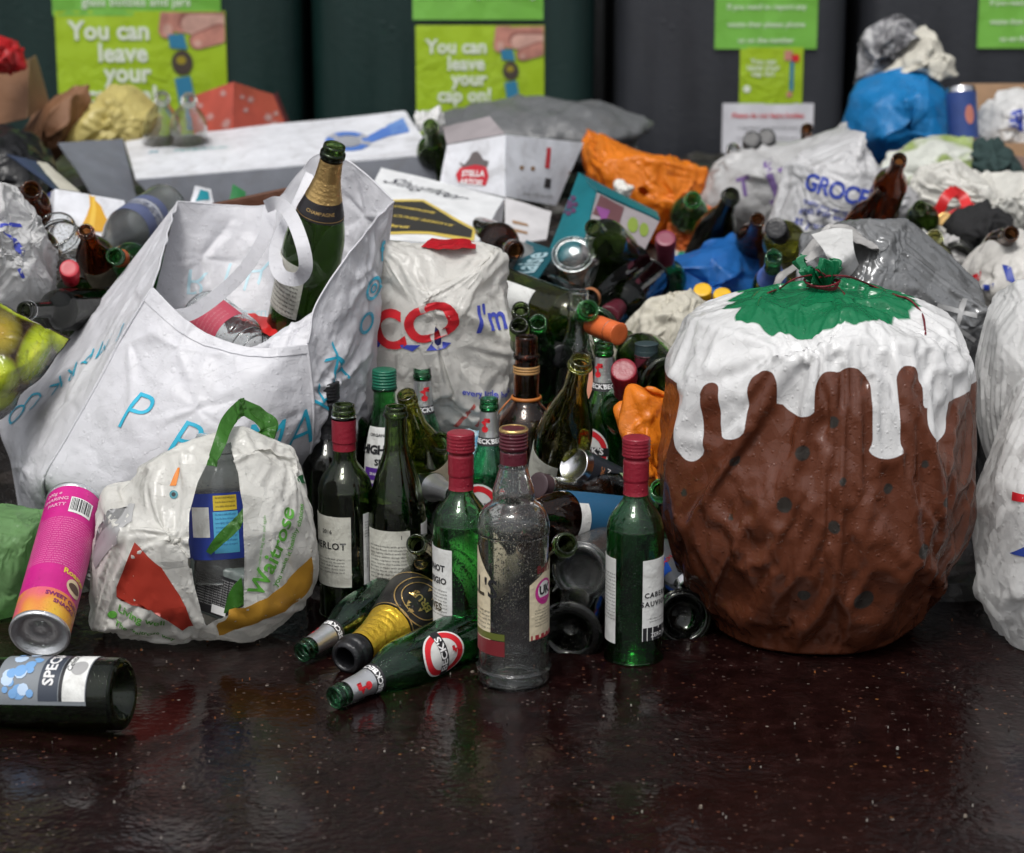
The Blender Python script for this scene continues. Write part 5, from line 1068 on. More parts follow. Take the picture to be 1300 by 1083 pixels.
dshape(mb, bv, disc_pts(5.5, 14, 221, 628), ink((.06, .22, .26))); dshape(mb, bv, disc_pts(2.6, 10, 221, 628), BLACKINK, .0016); dshape(mb, bv, [(118, 704), (150, 668), (165, 640), (172, 640), (168, 662), (150, 690), (122, 722)], ink((.34, .34, .34)))
dshape(mb, bv, disc_pts(11, 16, 388, 608, 6), ink((.02, .14, .05))); dshape(mb, bv, disc_pts(6.5, 14, 143, 780, 5), WG)
dtext(mb, bv, "Waitrose", WG, (326, 755), (368, 645), .02, shear=.15); dtext(mb, bv, "you make it healthy choices", WG, (350, 744), (384, 640), .015, tall=1.2); dtext(mb, bv, "please reuse this bag again and again", WG, (327, 732), (336, 655), .0)
dtext(mb, bv, "Living well", WG, (150, 774), (208, 793), .015); dtext(mb, bv, "The waitrose way", WG, (146, 790), (222, 812), .015)
wb = bag_obj(mb, 'carrier_bag', 'white and green supermarket carrier bag split open at the front, red and mustard print', 'carrier bag')
m2 = MB()
for rows in ([[(262, 590, 3.16), (272, 558, 3.17), (282, 530, 3.20), (300, 510, 3.24), (309, 505, 3.26)], [(275, 592, 3.15), (286, 566, 3.16), (294, 546, 3.19), (303, 532, 3.22), (310, 528, 3.25)]], [[(306, 505, 3.26), (332, 518, 3.27), (352, 534, 3.27), (350, 553, 3.26), (341, 566, 3.24)], [(309, 528, 3.245), (322, 536, 3.25), (329, 544, 3.25), (327, 549, 3.25), (326, 551, 3.24)]], [[(351, 540, 3.262), (342, 567, 3.24), (300, 569, 3.22)], [(328, 548, 3.25), (318, 556, 3.24), (290, 558, 3.215)]]):
    m2.sheet(film_fold(patch(rows, 14, 50), False, 2, K=3, L=.03, amp=.003, w=.006, big=.002, buckle=1.01), film('green_handle_film', (.045, .17, .02), .3, .25, .5, .3, cscale=1.4, fac=.15), .0008)
h = m2.build('handle', wb); h.matrix_parent_inverse = Matrix.Translation(-Vector(wb.location))
m2 = MB(); m2.sheet(film_fold(patch([[(262, 700, 3.165), (275, 680, 3.155), (300, 655, 3.15), (312, 640, 3.16)], [(268, 704, 3.16), (284, 690, 3.15), (303, 672, 3.145), (314, 654, 3.15)]], 10, 40), False, 2, K=3, L=.03, amp=.002, w=.005, big=.001, buckle=1.01), bpy.data.materials['green_handle_film'], .0008)
m2.sheet(patch([[(284, 778, 3.15), (292, 750, 3.14), (306, 733, 3.15)], [(286, 778, 3.15), (300, 772, 3.14), (311, 766, 3.15)]], 10, 10), bpy.data.materials['green_handle_film'], .0008); h = m2.build('inner_handle', wb); h.matrix_parent_inverse = Matrix.Translation(-Vector(wb.location))
# inside the split
def jl(mb): k = 'jar'
M = facing(Mpose(P(283, 735, 3.20), P(274, 575, 3.235))); jr = empty('water_bottle', M, 'clear plastic bottle with blue and yellow label inside the split carrier bag', 'bottle'); 
m2 = MB(); pr = smooth1([(0, .005), (.036, 0), (.042, .006), (.042, .10), (.042, .128), (.036, .150), (.026, .160), (.0245, .166), (.027, .168), (.0245, .172), (.0245, .186), (.027, .188), (.024, .195)], 90); m2.lathe(pr, GL['frost'], 48); m2.lathe(np.stack([np.maximum(pr[:, 0] - .0012, .0001), pr[:, 1] + .0005], -1)[::-1], GL['frost'], 48); m2.build('plastic_body', jr)
m2 = MB(); G = np.array([[(.0426 * math.cos(t), .0426 * math.sin(t), z) for t in np.linspace(0, 6.2832, 60, endpoint=False)] for z in (.03, .118)]); m2.sheet(G, ink((.015, .04, .28), 'blue_label'), .0003, True)
for pts, mat, z, dt in ((rect_pts(.032, .020), ink((.62, .45, .03)), .105, .2), (rect_pts(.034, .055), ink((.08, .38, .60)), .066, .2), (rect_pts(.028, .04), PAPERW, .08, -.65)):
    V, F = shape_geo(pts, .006); m2.add(wrapV(V, 'jar', FRONT + dt, z, 1, .0006, 0, .0426), F, mat)
greek(m2, 'jar', BLACKINK, FRONT + .2, .099, .112, .026, .0042, .0012, .0426); greek(m2, 'jar', ink((.02, .08, .25)), FRONT + .2, .045, .09, .028, .0042, .0012, .0426); m2.build('label', jr)
M = Matrix.Translation(P(288, 742, 3.20)) @ Matrix.Rotation(R(-24), 4, 'Z') @ Matrix.Rotation(R(10), 4, 'Y'); gb = empty('plastic_tub', M, 'cloudy grey plastic tub with a black printed panel inside the split carrier bag', 'tub')
m2 = MB(); m2.box(.085, .07, .075, film('cloudy_plastic', (.20, .24, .23), .3, .3, .5, .2, sheer=.1), None, .006); m2.build('tub', gb)
m2 = MB(); V, F = shape_geo(rect_pts(.062, .058, .004, -.002)); MM = Matrix.Translation((0, -.0362, 0)) @ Matrix.Rotation(R(90), 4, 'X'); m2.add(V, F, BLACKINK, False, M=MM)
for i in range(12): V, F = text_geo("contains seafood and milk keep chilled", 0, 0, 1, 1); w_ = V[:, 0].max() - V[:, 0].min(); V = V * .0036; V[:, 0] *= .056 / (w_ * .0036); V[:, 1] += .022 - i * .0036; V[:, 0] += .004; V[:, 2] = .0006; m2.add(V, F, ink((.5, .5, .5)), False, M=MM)
V, F = shape_geo(rect_pts(.022, .012, .012, -.022)); V[:, 2] = .0007; m2.add(V, F, WHITEI, False, M=MM); m2.build('label', gb)
# ---------------------------------------------------------------- the heap under it all
def heap_z(x, y):
    h = np.interp(y, [3.2, 3.42, 3.7, 4.1, 4.6, 5.2, 5.7], [0, .03, .09, .15, .20, .26, .27]); return h * np.interp(np.abs(x), [0, 1.3, 1.8], [1, 1, 0])
xs = np.linspace(-1.75, 1.75, 170); ys = np.linspace(3.35, 5.78, 130); G = np.array([[(x, y, 0) for x in xs] for y in ys]); G[..., 2] = heap_z(G[..., 0], G[..., 1]) + .035 * creases(G, 7, 4, 3) - .02; G[..., 2] = np.maximum(G[..., 2], -.02); G[0, :, 2] = -.02
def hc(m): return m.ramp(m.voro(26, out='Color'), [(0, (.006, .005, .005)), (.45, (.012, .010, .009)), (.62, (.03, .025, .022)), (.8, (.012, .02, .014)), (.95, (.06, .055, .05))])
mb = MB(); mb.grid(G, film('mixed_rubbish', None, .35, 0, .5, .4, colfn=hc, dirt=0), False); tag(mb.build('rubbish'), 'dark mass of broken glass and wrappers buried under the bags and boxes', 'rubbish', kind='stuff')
# ---------------------------------------------------------------- loose bags further back
def bagp(name, cont, Y, depth, mat, seed, label, cat, big=.012, amp=.009, K=22, n=(56, 100), buckle=1.035, group=None, pr=None, L=.09, back=.7, bf=5.0, fc=None, sim=None):
    G = pillow(cont, Y, depth, n_ang=n[1], n_r=n[0] // 2, back=back)
    if sim: G = pillow(cont, Y, depth, n_ang=76, n_r=22, back=back); G = sim_bag(G, seed, (110, 150), **sim)
    elif fc: G = facet(G, True, fc[0], fc[1], fc[2], seed, 4); N_ = normals(G, True); G = G + N_ * (bursts(G, N_, seed, K, L, amp * .5, .009) + .003 * creases(G, 16, seed, 2))[..., None]
    else: G = film_fold(G, True, seed, K=K, L=L, amp=amp, w=.014, big=big, bigf=bf, buckle=buckle, it=60, coarse=2)
    mb = MB(); mb.grid(G, mat)
    if pr: pr(mb, grid_bvh(G, True))
    return bag_obj(mb, name, label, cat, group)
def C(s): return [tuple(map(float, q.split(','))) for q in s.split()]
GREYS = film('grey_sack_film', (.13, .135, .14), .42, .1, .3, .2); YEL = film('yellow_film', (.70, .60, .22), .35, .35, .3, .3); KRAFT = simple('kraft_paper', (.20, .095, .045), .65, bump=.3, bscale=40); CARD = simple('brown_cardboard', (.26, .15, .075), .65, bump=.1, bscale=90)
bagp('sack', C('556,165 580,142 650,129 740,128 790,140 822,156 808,176 808,205 740,215 600,215'), 5.35, .20, GREYS, 1, 'grey plastic sack lying full length in front of the green bank', 'rubbish sack', amp=.006)
bagp('carrier_bag', C('732,192 740,172 760,170 780,190 800,196 832,190 878,202 905,236 894,275 858,288 842,332 800,318 740,262'), 5.0, .13, ORF, 2, 'bright orange carrier bag heaped behind the open teal carton', 'carrier bag', sim=dict(frames=14, rows=7, cols=9, jit=.014, shrink=-.04))
bagp('carrier_bag', C('75,188 98,152 126,128 160,112 190,124 206,146 196,182 150,190'), 5.30, .10, YEL, 3, 'pale yellow plastic bag below the lime poster at the far left', 'carrier bag')
bagp('paper_bag', C('8,210 30,160 62,132 96,108 120,122 92,166 64,205 40,240'), 5.28, .09, KRAFT, 4, 'crumpled brown paper bag beside the yellow plastic bag', 'paper bag', fc=(9, 11, .012))
bagp('plastic_scrap', C('-20,50 8,49 20,62 29,80 18,88 -20,90'), 5.1, .05, film('red_sheet', (.45, .012, .015), .35, .2, .3, .3), 5, 'red plastic bag peeping in at the far left', 'plastic scrap')
bagp('bin_liner', C('-60,170 0,160 40,180 70,215 64,262 20,275 -60,280'), 4.75, .16, BLACKF, 6, 'black bin liner in the dark gap under the brown paper bag', 'bin liner')
bagp('fabric', C('-30,262 10,248 45,252 62,272 40,300 -30,310'), 4.25, .08, simple('dark_red_cloth', (.07, .008, .012), .8, bump=.4), 7, 'dark red cloth under the blue carton flap at the left edge', 'cloth')
def lt(mb, bv):
    for i, (ch, a, b) in enumerate((("T", (935, 240), (955, 236)), ("J", (968, 234), (984, 228)), ("T", (992, 228), (1012, 220)))): dtext(mb, bv, ch, ink((.16, .10, .26)), a, b, .03)
bagp('carrier_bag', C('890,262 902,220 928,196 1000,182 1058,166 1076,165 1096,200 1100,250 1000,310 930,300'), 4.95, .13, film('thin_grey_white', (.60, .60, .60), .3, .3, .4, .35), 8, 'thin greyish white bag with purple letters behind the grocery bag', 'carrier bag', pr=lt, amp=.014)
GB = ink((.02, .045, .30), 'grocery_blue')
def gro(mb, bv):
    dtext(mb, bv, "GROCERS", GB, (1022, 230), (1128, 262), .035, tall=1.15, spacing=.95)
    for i, t in enumerate(("quality you can taste every day", "fresh fruit and vegetables", "at your local store")): dtext(mb, bv, t, GB, (1020 - i * 6, 254 + i * 13), (1120, 284 + i * 9), .01)
bagp('carrier_bag', C('966,292 982,240 1002,206 1030,186 1062,172 1086,165 1102,196 1112,214 1152,228 1166,250 1162,312 1100,335 1000,335'), 4.62, .13, film('grocery_white', (.66, .66, .67), .28, .3, .5, .35), 9, 'white bag printed GROCERS in blue letters', 'carrier bag', pr=gro, sim=dict(frames=14, rows=8, cols=10, jit=.010, shrink=-.035))
BLB = film('cobalt_sheet', (.012, .22, .54), .4, .3, .2, .2)
bagp('sack', C('1066,170 1072,118 1106,94 1140,82 1170,82 1200,96 1210,140 1220,188 1184,206 1120,210 1066,194'), 5.28, .16, BLB, 10, 'bright blue sack standing in front of the charcoal banks', 'sack', fc=(8, 8, .010))
bagp('newspaper', C('1086,108 1088,72 1096,48 1118,34 1150,27 1166,36 1162,62 1140,82 1112,100'), 5.36, .07, simple('grey_newsprint', (.17, .17, .17), .7, bump=.5, colfn=lambda m: m.ramp(m.noise(34, 5, .7), [(.38, (.03, .03, .035)), (.52, (.17, .17, .18)), (.62, (.45, .45, .45))])), 11, 'crumpled grey newspaper on top of the bright blue sack', 'newspaper', fc=(10, 12, .012))
bagp('carrier_bag', C('1112,104 1126,84 1150,72 1162,44 1180,38 1196,56 1202,76 1212,88 1200,102 1184,96 1150,88'), 5.30, .08, simple('cream_sheet', (.52, .50, .43), .6, bump=.6, bscale=40), 12, 'cream crumpled plastic bag spilling out of the bright blue sack', 'carrier bag', fc=(10, 12, .010))
bagp('carrier_bag', C('1238,170 1250,140 1270,122 1300,118 1330,150 1320,200 1250,196'), 5.2, .09, WFILM, 13, 'white carrier bag inside the cardboard box at the right edge', 'carrier bag', pr=lambda mb, bv: dshape(mb, bv, [(1284, 142), (1298, 138), (1299, 168), (1280, 160)], GB))
bagp('carrier_bag', C('1118,214 1150,184 1188,174 1236,190 1226,216 1180,236 1130,240'), 4.95, .10, film('green_white_film', None, .35, .25, .4, .3, colfn=lambda m: m.mix(m.rng(m.noise(9, 3), .48, .56), (.70, .72, .66), (.34, .44, .14))), 14, 'white and pale green bag in front of the bright blue sack', 'carrier bag')
bagp('fabric', C('1226,214 1236,190 1262,184 1282,196 1296,222 1270,236 1240,232'), 4.90, .07, simple('dark_green_wool', (.018, .04, .038), .9, bump=.8, bscale=30), 15, 'dark green woollen cloth beside the open brown carton at the right edge', 'cloth')
bagp('carrier_bag', C('1160,262 1168,222 1186,202 1208,196 1232,216 1266,236 1312,224 1330,300 1250,325 1180,325'), 4.68, .12, film('cotton_white', (.68, .67, .62), .5, .2, .2, .2), 16, 'white cotton bag with a red ribbon and medal lying on it', 'cotton bag', sim=dict(frames=12, rows=7, cols=8, jit=.012, shrink=-.03))
bagp('carrier_bag', C('1158,338 1166,308 1190,296 1212,304 1226,330 1224,352 1170,352'), 4.35, .06, GREYIN, 17, 'small pale grey bag with a lilac bottle in it', 'carrier bag')
bagp('carrier_bag', C('1222,372 1232,340 1262,312 1300,300 1340,310 1340,400 1250,410'), 4.15, .10, film('white_red_blue', (.70, .68, .64), .38, .25, .4, .3), 18, 'white bag with red and blue print just above the smooth white bag', 'carrier bag', pr=lambda mb, bv: (dshape(mb, bv, [(1234, 350), (1246, 344), (1244, 356), (1234, 360)], REDI), dshape(mb, bv, [(1272, 336), (1284, 340), (1290, 362), (1278, 356)], GB), dshape(mb, bv, [(1240, 366), (1262, 360), (1260, 366), (1242, 372)], GB)))
bagp('fabric', C('1208,322 1202,286 1226,268 1262,262 1284,284 1262,318 1240,340'), 4.45, .07, simple('black_cloth', (.008, .008, .009), .85, bump=.5), 19, 'black cloth bundle under the red ribbon', 'cloth', amp=.01)
bagp('carrier_bag', C('800,350 842,328 898,312 944,296 956,330 974,352 966,378 900,385 812,380'), 4.42, .09, BLUES, 20, 'translucent blue bag behind the cream cotton bag', 'carrier bag', fc=(9, 10, .010))
bagp('carrier_bag', C('846,332 852,292 880,262 906,268 902,300 872,332'), 4.78, .05, film('dotted_print', None, .4, .2, .3, .25, colfn=lambda m: m.ramp(m.voro(24, out='Color'), [(0, (.68, .66, .6)), (.40, (.70, .15, .03)), (.60, (.68, .66, .6)), (.72, (.02, .32, .18))], True)), 21, 'carrier bag with orange and green blocks printed on white', 'carrier bag')
bagp('cotton_bag', C('776,470 774,424 796,398 826,376 852,364 884,374 908,388 914,420 892,448 868,470 858,505 836,490 812,450 796,470'), 3.92, .09, CREAMF, 22, 'cream cotton tote bag slumped behind the orange bag', 'cotton bag', sim=dict(frames=14, rows=7, cols=8, jit=.012, shrink=-.03, scale=.9))
bagp('carrier_bag', C('786,520 800,494 816,490 848,503 868,520 858,560 848,600 866,648 870,700 856,706 842,650 812,606 788,562'), 3.35, .05, ORF, 23, 'torn orange carrier bag squeezed between the bottles and the brown printed sack', 'carrier bag', fc=(11, 9, .008))
bagp('paper_bag', C('652,470 660,404 690,398 742,420 752,470 735,520 680,520'), 3.86, .06, simple('dark_brown_paper', (.035, .012, .008), .6, bump=.3), 24, 'dark brown paper bag behind the bourbon bottle', 'paper bag')
bagp('carrier_bag', C('552,556 600,545 640,552 650,600 620,640 560,640 545,600'), 3.55, .05, film('teal_wave_film', None, .3, .2, .4, .3, colfn=lambda m: m.mix(m.rng(m.noise(22, 3), .46, .54), (.45, .60, .66), (.03, .20, .34))), 25, 'blue and white patterned plastic packet behind the small green beer bottle', 'packet')
bagp('plastic_wrap', C('700,330 640,300 620,312 628,345 660,372 700,372'), 4.2, .04, film('crinkled_clear', (.40, .41, .41), .2, .3, .4, .4, sheer=.3), 26, 'grey transparent wrapper below the white champagne carton', 'plastic wrapper')
bagp('carrier_bag', C('455,330 470,300 480,330 478,420 450,440'), 3.74, .03, SHEERW, 27, 'scrap of sheer film between the shopping bag and the supermarket bag', 'plastic scrap')
# red ribbon and medal
m2 = empty('medal', Matrix.Translation(P(1212, 262, 4.54)), 'gold medal on a folded red ribbon lying on the white cotton bag', 'medal'); o0 = m2.location.copy()
mb = MB(); RB = simple('red_ribbon', (.55, .01, .012), .4)
for pts in ([(1190, 275, 4.52), (1200, 252, 4.52), (1212, 241, 4.54)], [(1208, 241, 4.54), (1222, 250, 4.54), (1228, 262, 4.52)], [(1196, 280, 4.51), (1214, 272, 4.51), (1238, 264, 4.53)]): mb.sheet(ribbon(pts, .020, RB, .2, n=24), RB, .001)
mb.build('ribbon', m2, None).location = -o0
mb = MB(); M = Matrix.Translation(P(1200, 279, 4.50)) @ Matrix.Rotation(R(62), 4, 'X'); mb.lathe([(.0001, -.002), (.013, -.002), (.0145, 0), (.013, .002), (.011, .0012), (.0001, .0012)], simple('gold_metal', (.65, .42, .16), .35, metal=.8), 32, M=M); mb.build('disc', m2, None).location = -o0
# ---------------------------------------------------------------- boxes
def plates(root, defs):
    o = root.location.copy(); out = {}
    for nm, q, mat, pr in defs:
        mb = MB(); G = mb.plate([P(*c) for c in q], .003, mat, bow=.003, seed=len(nm)); bv = grid_bvh(G, False)
        if pr: pr(mb, bv)
        ob = mb.build(nm, root, None); ob.location = -o; out[nm] = ob
    return out
WCARD = simple('white_card', (.68, .69, .73), .4, wet=.2, bump=.15, bscale=25, dirt=.3); GCARD = simple('grey_card', (.15, .16, .185), .5, wet=.2, bump=.15, bscale=25, dirt=.2); MCARD = simple('mauve_card_inside', (.30, .27, .28), .6); BLI = ink((.08, .18, .50), 'ring_blue'); TEAL = simple('teal_card', (.008, .14, .17), .4, wet=.2); NAVYC = simple('navy_card', (.03, .045, .085), .45)
def longp(mb, bv):
    dtext(mb, bv, "MyHydraulic", ink((.05, .40, .38)), (222, 192), (290, 187), .0); dtext(mb, bv, "N", ink((.05, .3, .4)), (190, 194), (200, 193), .03)
    for q in range(14):
        a0, a1 = q * math.pi / 7, (q + 1) * math.pi / 7; f = lambda a, k: (442 + 30 * k * math.cos(a), 180 + 12.5 * k * math.sin(a)); dshape(mb, bv, [f(a0, 1), f(a1, 1), f(a1, .62), f(a0, .62)], BLI if q % 4 else ink((.35, .36, .40)))
    dshape(mb, bv, disc_pts(17, 16, 442, 180, 7), ink((.30, .31, .34))); dshape(mb, bv, [(462, 176), (486, 163), (512, 158), (520, 168), (492, 174), (470, 182)], BLI); dshape(mb, bv, [(490, 160), (512, 150), (520, 166), (498, 172)], ink((.14, .26, .55)))
t = empty('cardboard_box', Matrix.Translation(P(360, 230, 5.0)), 'long white box with a blue ring printed on it, lying across the heap', 'box')
plates(t, [('top_panel', [(172, 227, 4.86), (550, 196, 4.86), (512, 141, 5.22), (158, 178, 5.22)], WCARD, longp), ('front_panel', [(240, 300, 4.84), (556, 256, 4.84), (550, 197.5, 4.857), (172, 228.5, 4.857)], GCARD, None),
    ('end_flap', [(118, 246, 4.70), (176, 262, 4.80), (156, 176, 5.06), (74, 181, 4.90)], GCARD, None), ('end_panel', [(556, 256, 4.86), (548, 222, 5.2), (514, 141, 5.215), (552, 196, 4.87)], WCARD, None)])
def stel(mb, bv):
    dshape(mb, bv, C('584,214 592,209 600,207 610,209 618,213 621,224 617,236 606,243 592,240 582,232 579,222'), ink((.50, .015, .03))); dshape(mb, bv, C('583,206 590,209 596,202 600,194 606,192 611,197 614,203 621,205 619,212 604,209 588,213'), ink((.12, .10, .10)), .0012)
    dtext(mb, bv, "STELLA", WHITEI, (587, 221), (616, 221), .03, lift=.0018); dtext(mb, bv, "ARTOIS", WHITEI, (584, 231), (613, 233), .03, lift=.0018)
def stelr(mb, bv): dshape(mb, bv, C('694,187 699,188 697,214 691,213'), ink((.50, .02, .03))); dshape(mb, bv, C('692,226 699,227 698,239 690,238'), BLACKINK); [dshape(mb, bv, disc_pts(3, 8, x, y), CARD) for x, y in ((676, 214), (724, 220), (662, 213))]; dtext(mb, bv, "please drink responsibly", ink((.3, .3, .3)), (664, 245), (702, 250), 0)
t = empty('cardboard_box', Matrix.Translation(P(640, 240, 4.7)), 'white beer carton with a red shield logo, its top torn open', 'box')
plates(t, [('front_panel', [(558, 232, 4.66), (640, 250, 4.58), (641, 171, 4.62), (567, 184, 4.70)], WCARD, stel), ('side_panel', [(641.5, 250, 4.58), (706, 261, 4.72), (741, 181, 4.80), (642.5, 171, 4.62)], WCARD, stelr), ('top_flap', [(567, 183, 4.70), (641, 170, 4.62), (622, 148, 4.72), (562, 161, 4.80)], MCARD, None),
    ('low_flap', [(641, 312, 4.44), (694, 304, 4.44), (700, 268, 4.55), (641, 251, 4.57)], simple('pale_card_inside', (.50, .49, .50), .6), lambda mb, bv: (dshape(mb, bv, C('650,280 670,285 671,288 651,284'), CARD), dshape(mb, bv, C('650,290 670,295 670,298 650,294'), CARD)))])
def slau(mb, bv):
    dshape(mb, bv, C('480,254 538,254 604,291 602,306 592,306 545,298 480,298'), ink((.62, .47, .10)), .0008); dshape(mb, bv, C('480,257 537,257 600,293 598,303 546,295 480,295'), ink((.035, .033, .03)), .0014)
    dtext(mb, bv, "CHAMPAGNE", ink((.62, .47, .10)), (500, 263), (552, 272), .03, lift=.002); dtext(mb, bv, "CUVEE RESERVE", ink((.62, .47, .10)), (500, 275), (575, 288), .02, lift=.002); dtext(mb, bv, "brut", ink((.62, .47, .10)), (496, 288), (520, 290), .03, lift=.002); dtext(mb, bv, "Slaughter", ink((.05, .05, .07)), (492, 229), (592, 254), -.004, shear=.5, tall=1.3, lift=.002)
t = empty('cardboard_box', Matrix.Translation(P(550, 280, 4.2)), 'white champagne carton with a black and gold label and a name handwritten on it', 'box')
plates(t, [('top_panel', [(440, 300, 4.12), (604, 312, 4.06), (640, 251, 4.40), (484, 212, 4.52)], simple('gloss_white_card', (.76, .77, .78), .3, wet=.2), slau), ('side_panel', [(604.5, 342, 4.06), (634, 305, 4.38), (641, 252, 4.405), (605, 313, 4.065)], WCARD, None), ('front_panel', [(440, 340, 4.10), (604, 345, 4.05), (604, 314, 4.055), (440, 302, 4.115)], WCARD, None)])
def tealp(mb, bv): [dshape(mb, bv, disc_pts(3.4, 8, 722 + 9 * math.cos(a), 260 + 11 * math.sin(a)), ink((.09, .04, .10))) for a in np.linspace(0, 6.28, 9)]; dshape(mb, bv, disc_pts(6, 12, 722, 260), ink((.09, .04, .10)))
def tealf(mb, bv): dshape(mb, bv, C('762,248 792,264 786,284 752,272'), ink((.13, .055, .06))); dshape(mb, bv, C('756,262 774,268 766,286 750,280'), ink((.22, .06, .22)), .0014); dshape(mb, bv, disc_pts(7, 10, 803, 286, 10), ink((.22, .30, .05))); dshape(mb, bv, disc_pts(6, 10, 817, 292, 9), ink((.22, .30, .05)))
t = empty('cardboard_box', Matrix.Translation(P(750, 290, 4.3)), 'open teal carton with a dark paw-like print, mouth tipped towards the camera', 'box')
plates(t, [('side_panel', [(690, 335, 4.20), (735, 330, 4.16), (757, 242, 4.30), (735, 219, 4.42)], TEAL, tealp), ('front_panel', [(738, 330, 4.15), (808, 338, 4.20), (838, 279, 4.34), (758.5, 243, 4.295)], MCARD, tealf), ('top_flap', [(758, 242, 4.29), (838, 278, 4.335), (834, 269, 4.42), (736, 218.5, 4.425)], TEAL, None)])
t = empty('cardboard_box', Matrix.Translation(P(672, 345, 4.2)), 'flattened dark teal carton with white lettering, under the white champagne carton', 'box')
plates(t, [('panel', [(642, 362, 4.02), (668, 378, 3.98), (706, 318, 4.16), (668, 304, 4.26)], simple('deep_teal_card', (.006, .08, .105), .4, wet=.2), lambda mb, bv: dtext(mb, bv, "Raise", ink((.35, .5, .55)), (660, 352), (684, 322), .02))])
def cor(mb, bv): dshape(mb, bv, C('113,247 127,249 128,262 132,272 137,282 135,295 104,294 105,284 110,274 114,262'), ink((.62, .33, .02))); dshape(mb, bv, C('117,250 120,250 122,268 119,290 112,290 116,268'), ink((.72, .46, .06)), .0013)
t = empty('cardboard_box', Matrix.Translation(P(100, 280, 4.3)), 'white lager carton with an amber bottle picture and open navy flaps', 'box')
plates(t, [('front_panel', [(66, 310, 4.20), (162, 312, 4.24), (158, 255, 4.32), (70, 240, 4.28)], WCARD, cor), ('side_panel', [(20, 330, 4.42), (65, 310, 4.20), (69, 240, 4.28), (28, 268, 4.50)], WCARD, lambda mb, bv: (dtext(mb, bv, "EXTRA", NAVY, (32, 278), (54, 262), .05), dtext(mb, bv, "BEER", NAVY, (56, 252), (66, 245), .05))), ('top_flap', [(70, 240, 4.28), (80, 246, 4.28), (46, 205, 4.46), (8, 194, 4.50)], NAVYC, None),
    ('back_flap', [(70, 239, 4.30), (102, 243, 4.36), (60, 206, 4.52), (48, 204, 4.48)], simple('cream_card', (.52, .50, .42), .6), None)])
def snow(mb, bv):
    rr = random.Random(2)
    for k in range(16):
        x, y, s_ = rr.uniform(252, 350), rr.uniform(112, 160), rr.uniform(3, 6)
        for a in (0, 60, 120): c_, q = math.cos(R(a)), math.sin(R(a)); dshape(mb, bv, [(x - s_ * c_ - q * .7, y - s_ * q + c_ * .7), (x + s_ * c_ - q * .7, y + s_ * q + c_ * .7), (x + s_ * c_ + q * .7, y + s_ * q - c_ * .7), (x - s_ * c_ + q * .7, y - s_ * q - c_ * .7)], ink((.50, .30, .28)))
REDC = simple('red_gift_card', (.42, .075, .05), .45)
t = empty('gift_box', Matrix.Translation(P(300, 150, 5.4)), 'red gift box with pale snowflakes behind the long white box', 'box')
plates(t, [('front_panel', [(252, 185, 5.30), (296, 180, 5.24), (295, 104, 5.30), (240, 124, 5.40)], REDC, snow), ('side_panel', [(297, 180, 5.24), (368, 170, 5.38), (346, 120, 5.44), (296, 104, 5.30)], REDC, snow), ('end_flap', [(352, 175, 5.36), (372, 165, 5.40), (352, 116, 5.46), (346, 122, 5.44)], simple('dark_red_card', (.06, .006, .008), .5), None)])
t = empty('cardboard_box', Matrix.Translation(P(20, 120, 5.3)), 'brown cardboard box standing open at the far left', 'box')
plates(t, [('front_panel', [(-30, 165, 5.20), (34, 150, 5.16), (36, 76, 5.20), (-30, 92, 5.24)], KRAFT, None), ('side_panel', [(35, 150, 5.16), (62, 130, 5.3), (46, 70, 5.36), (37, 76, 5.20)], CARD, None)])
t = empty('cardboard_box', Matrix.Translation(P(1260, 140, 5.3)), 'brown cardboard box open behind the dark blue can', 'box')
plates(t, [('back_panel', [(1226, 190, 5.44), (1340, 190, 5.44), (1340, 106, 5.50), (1222, 106, 5.50)], CARD, None), ('side_panel', [(1222, 196, 5.25), (1226, 190, 5.44), (1222, 106, 5.50), (1218, 120, 5.3)], CARD, None)])
t = empty('cardboard_box', Matrix.Translation(P(1270, 210, 5.0)), 'low brown carton with a torn dark opening at the right edge', 'box')
plates(t, [('front_panel', [(1222, 215, 4.95), (1340, 235, 4.90), (1340, 205, 4.92), (1226, 188, 4.97)], simple('red_brown_card', (.12, .055, .035), .6), None), ('top_flap', [(1226, 188, 4.97), (1340, 205, 4.92), (1340, 180, 5.12), (1236, 182, 5.12)], CARD, None)])
t = empty('carton', Matrix.Translation(P(255, 250, 4.5)), 'small white and teal frame-like carton poking up behind the shopping bag', 'carton')
plates(t, [('front_panel', [(238, 268, 4.40), (272, 262, 4.42), (268, 240, 4.46), (248, 236, 4.44)], WCARD, lambda mb, bv: dshape(mb, bv, C('248,256 266,254 264,244 254,241'), ink((.01, .22, .27))))])
t = empty('carton', Matrix.Translation(P(300, 245, 4.5)), 'small green carton poking up behind the rim of the shopping bag', 'carton')
plates(t, [('front_panel', [(288, 268, 4.40), (312, 268, 4.42), (312, 243, 4.46), (296, 233, 4.46)], simple('green_card', (.025, .16, .05), .5), None)])
mb = MB(); mb.box(.13, .012, .022, simple('brown_wood', (.10, .035, .015), .6, bump=.3), Matrix.Translation(P(318, 257, 4.0)) @ Matrix.Rotation(R(-12), 4, 'Y'), .002); bag_obj(mb, 'wood_strip', 'strip of dark brown wood behind the rim of the shopping bag', 'wood strip')
mb = MB(); Gs = patch([[(736, 470, 3.62), (752, 466, 3.62)], [(738, 510, 3.6), (754, 512, 3.6)]], 10, 8); mb.sheet(Gs, simple('peach_card', (.52, .20, .12), .5), .002); bag_obj(mb, 'carton', 'peach coloured carton strip between the olive and the green bottle', 'carton')
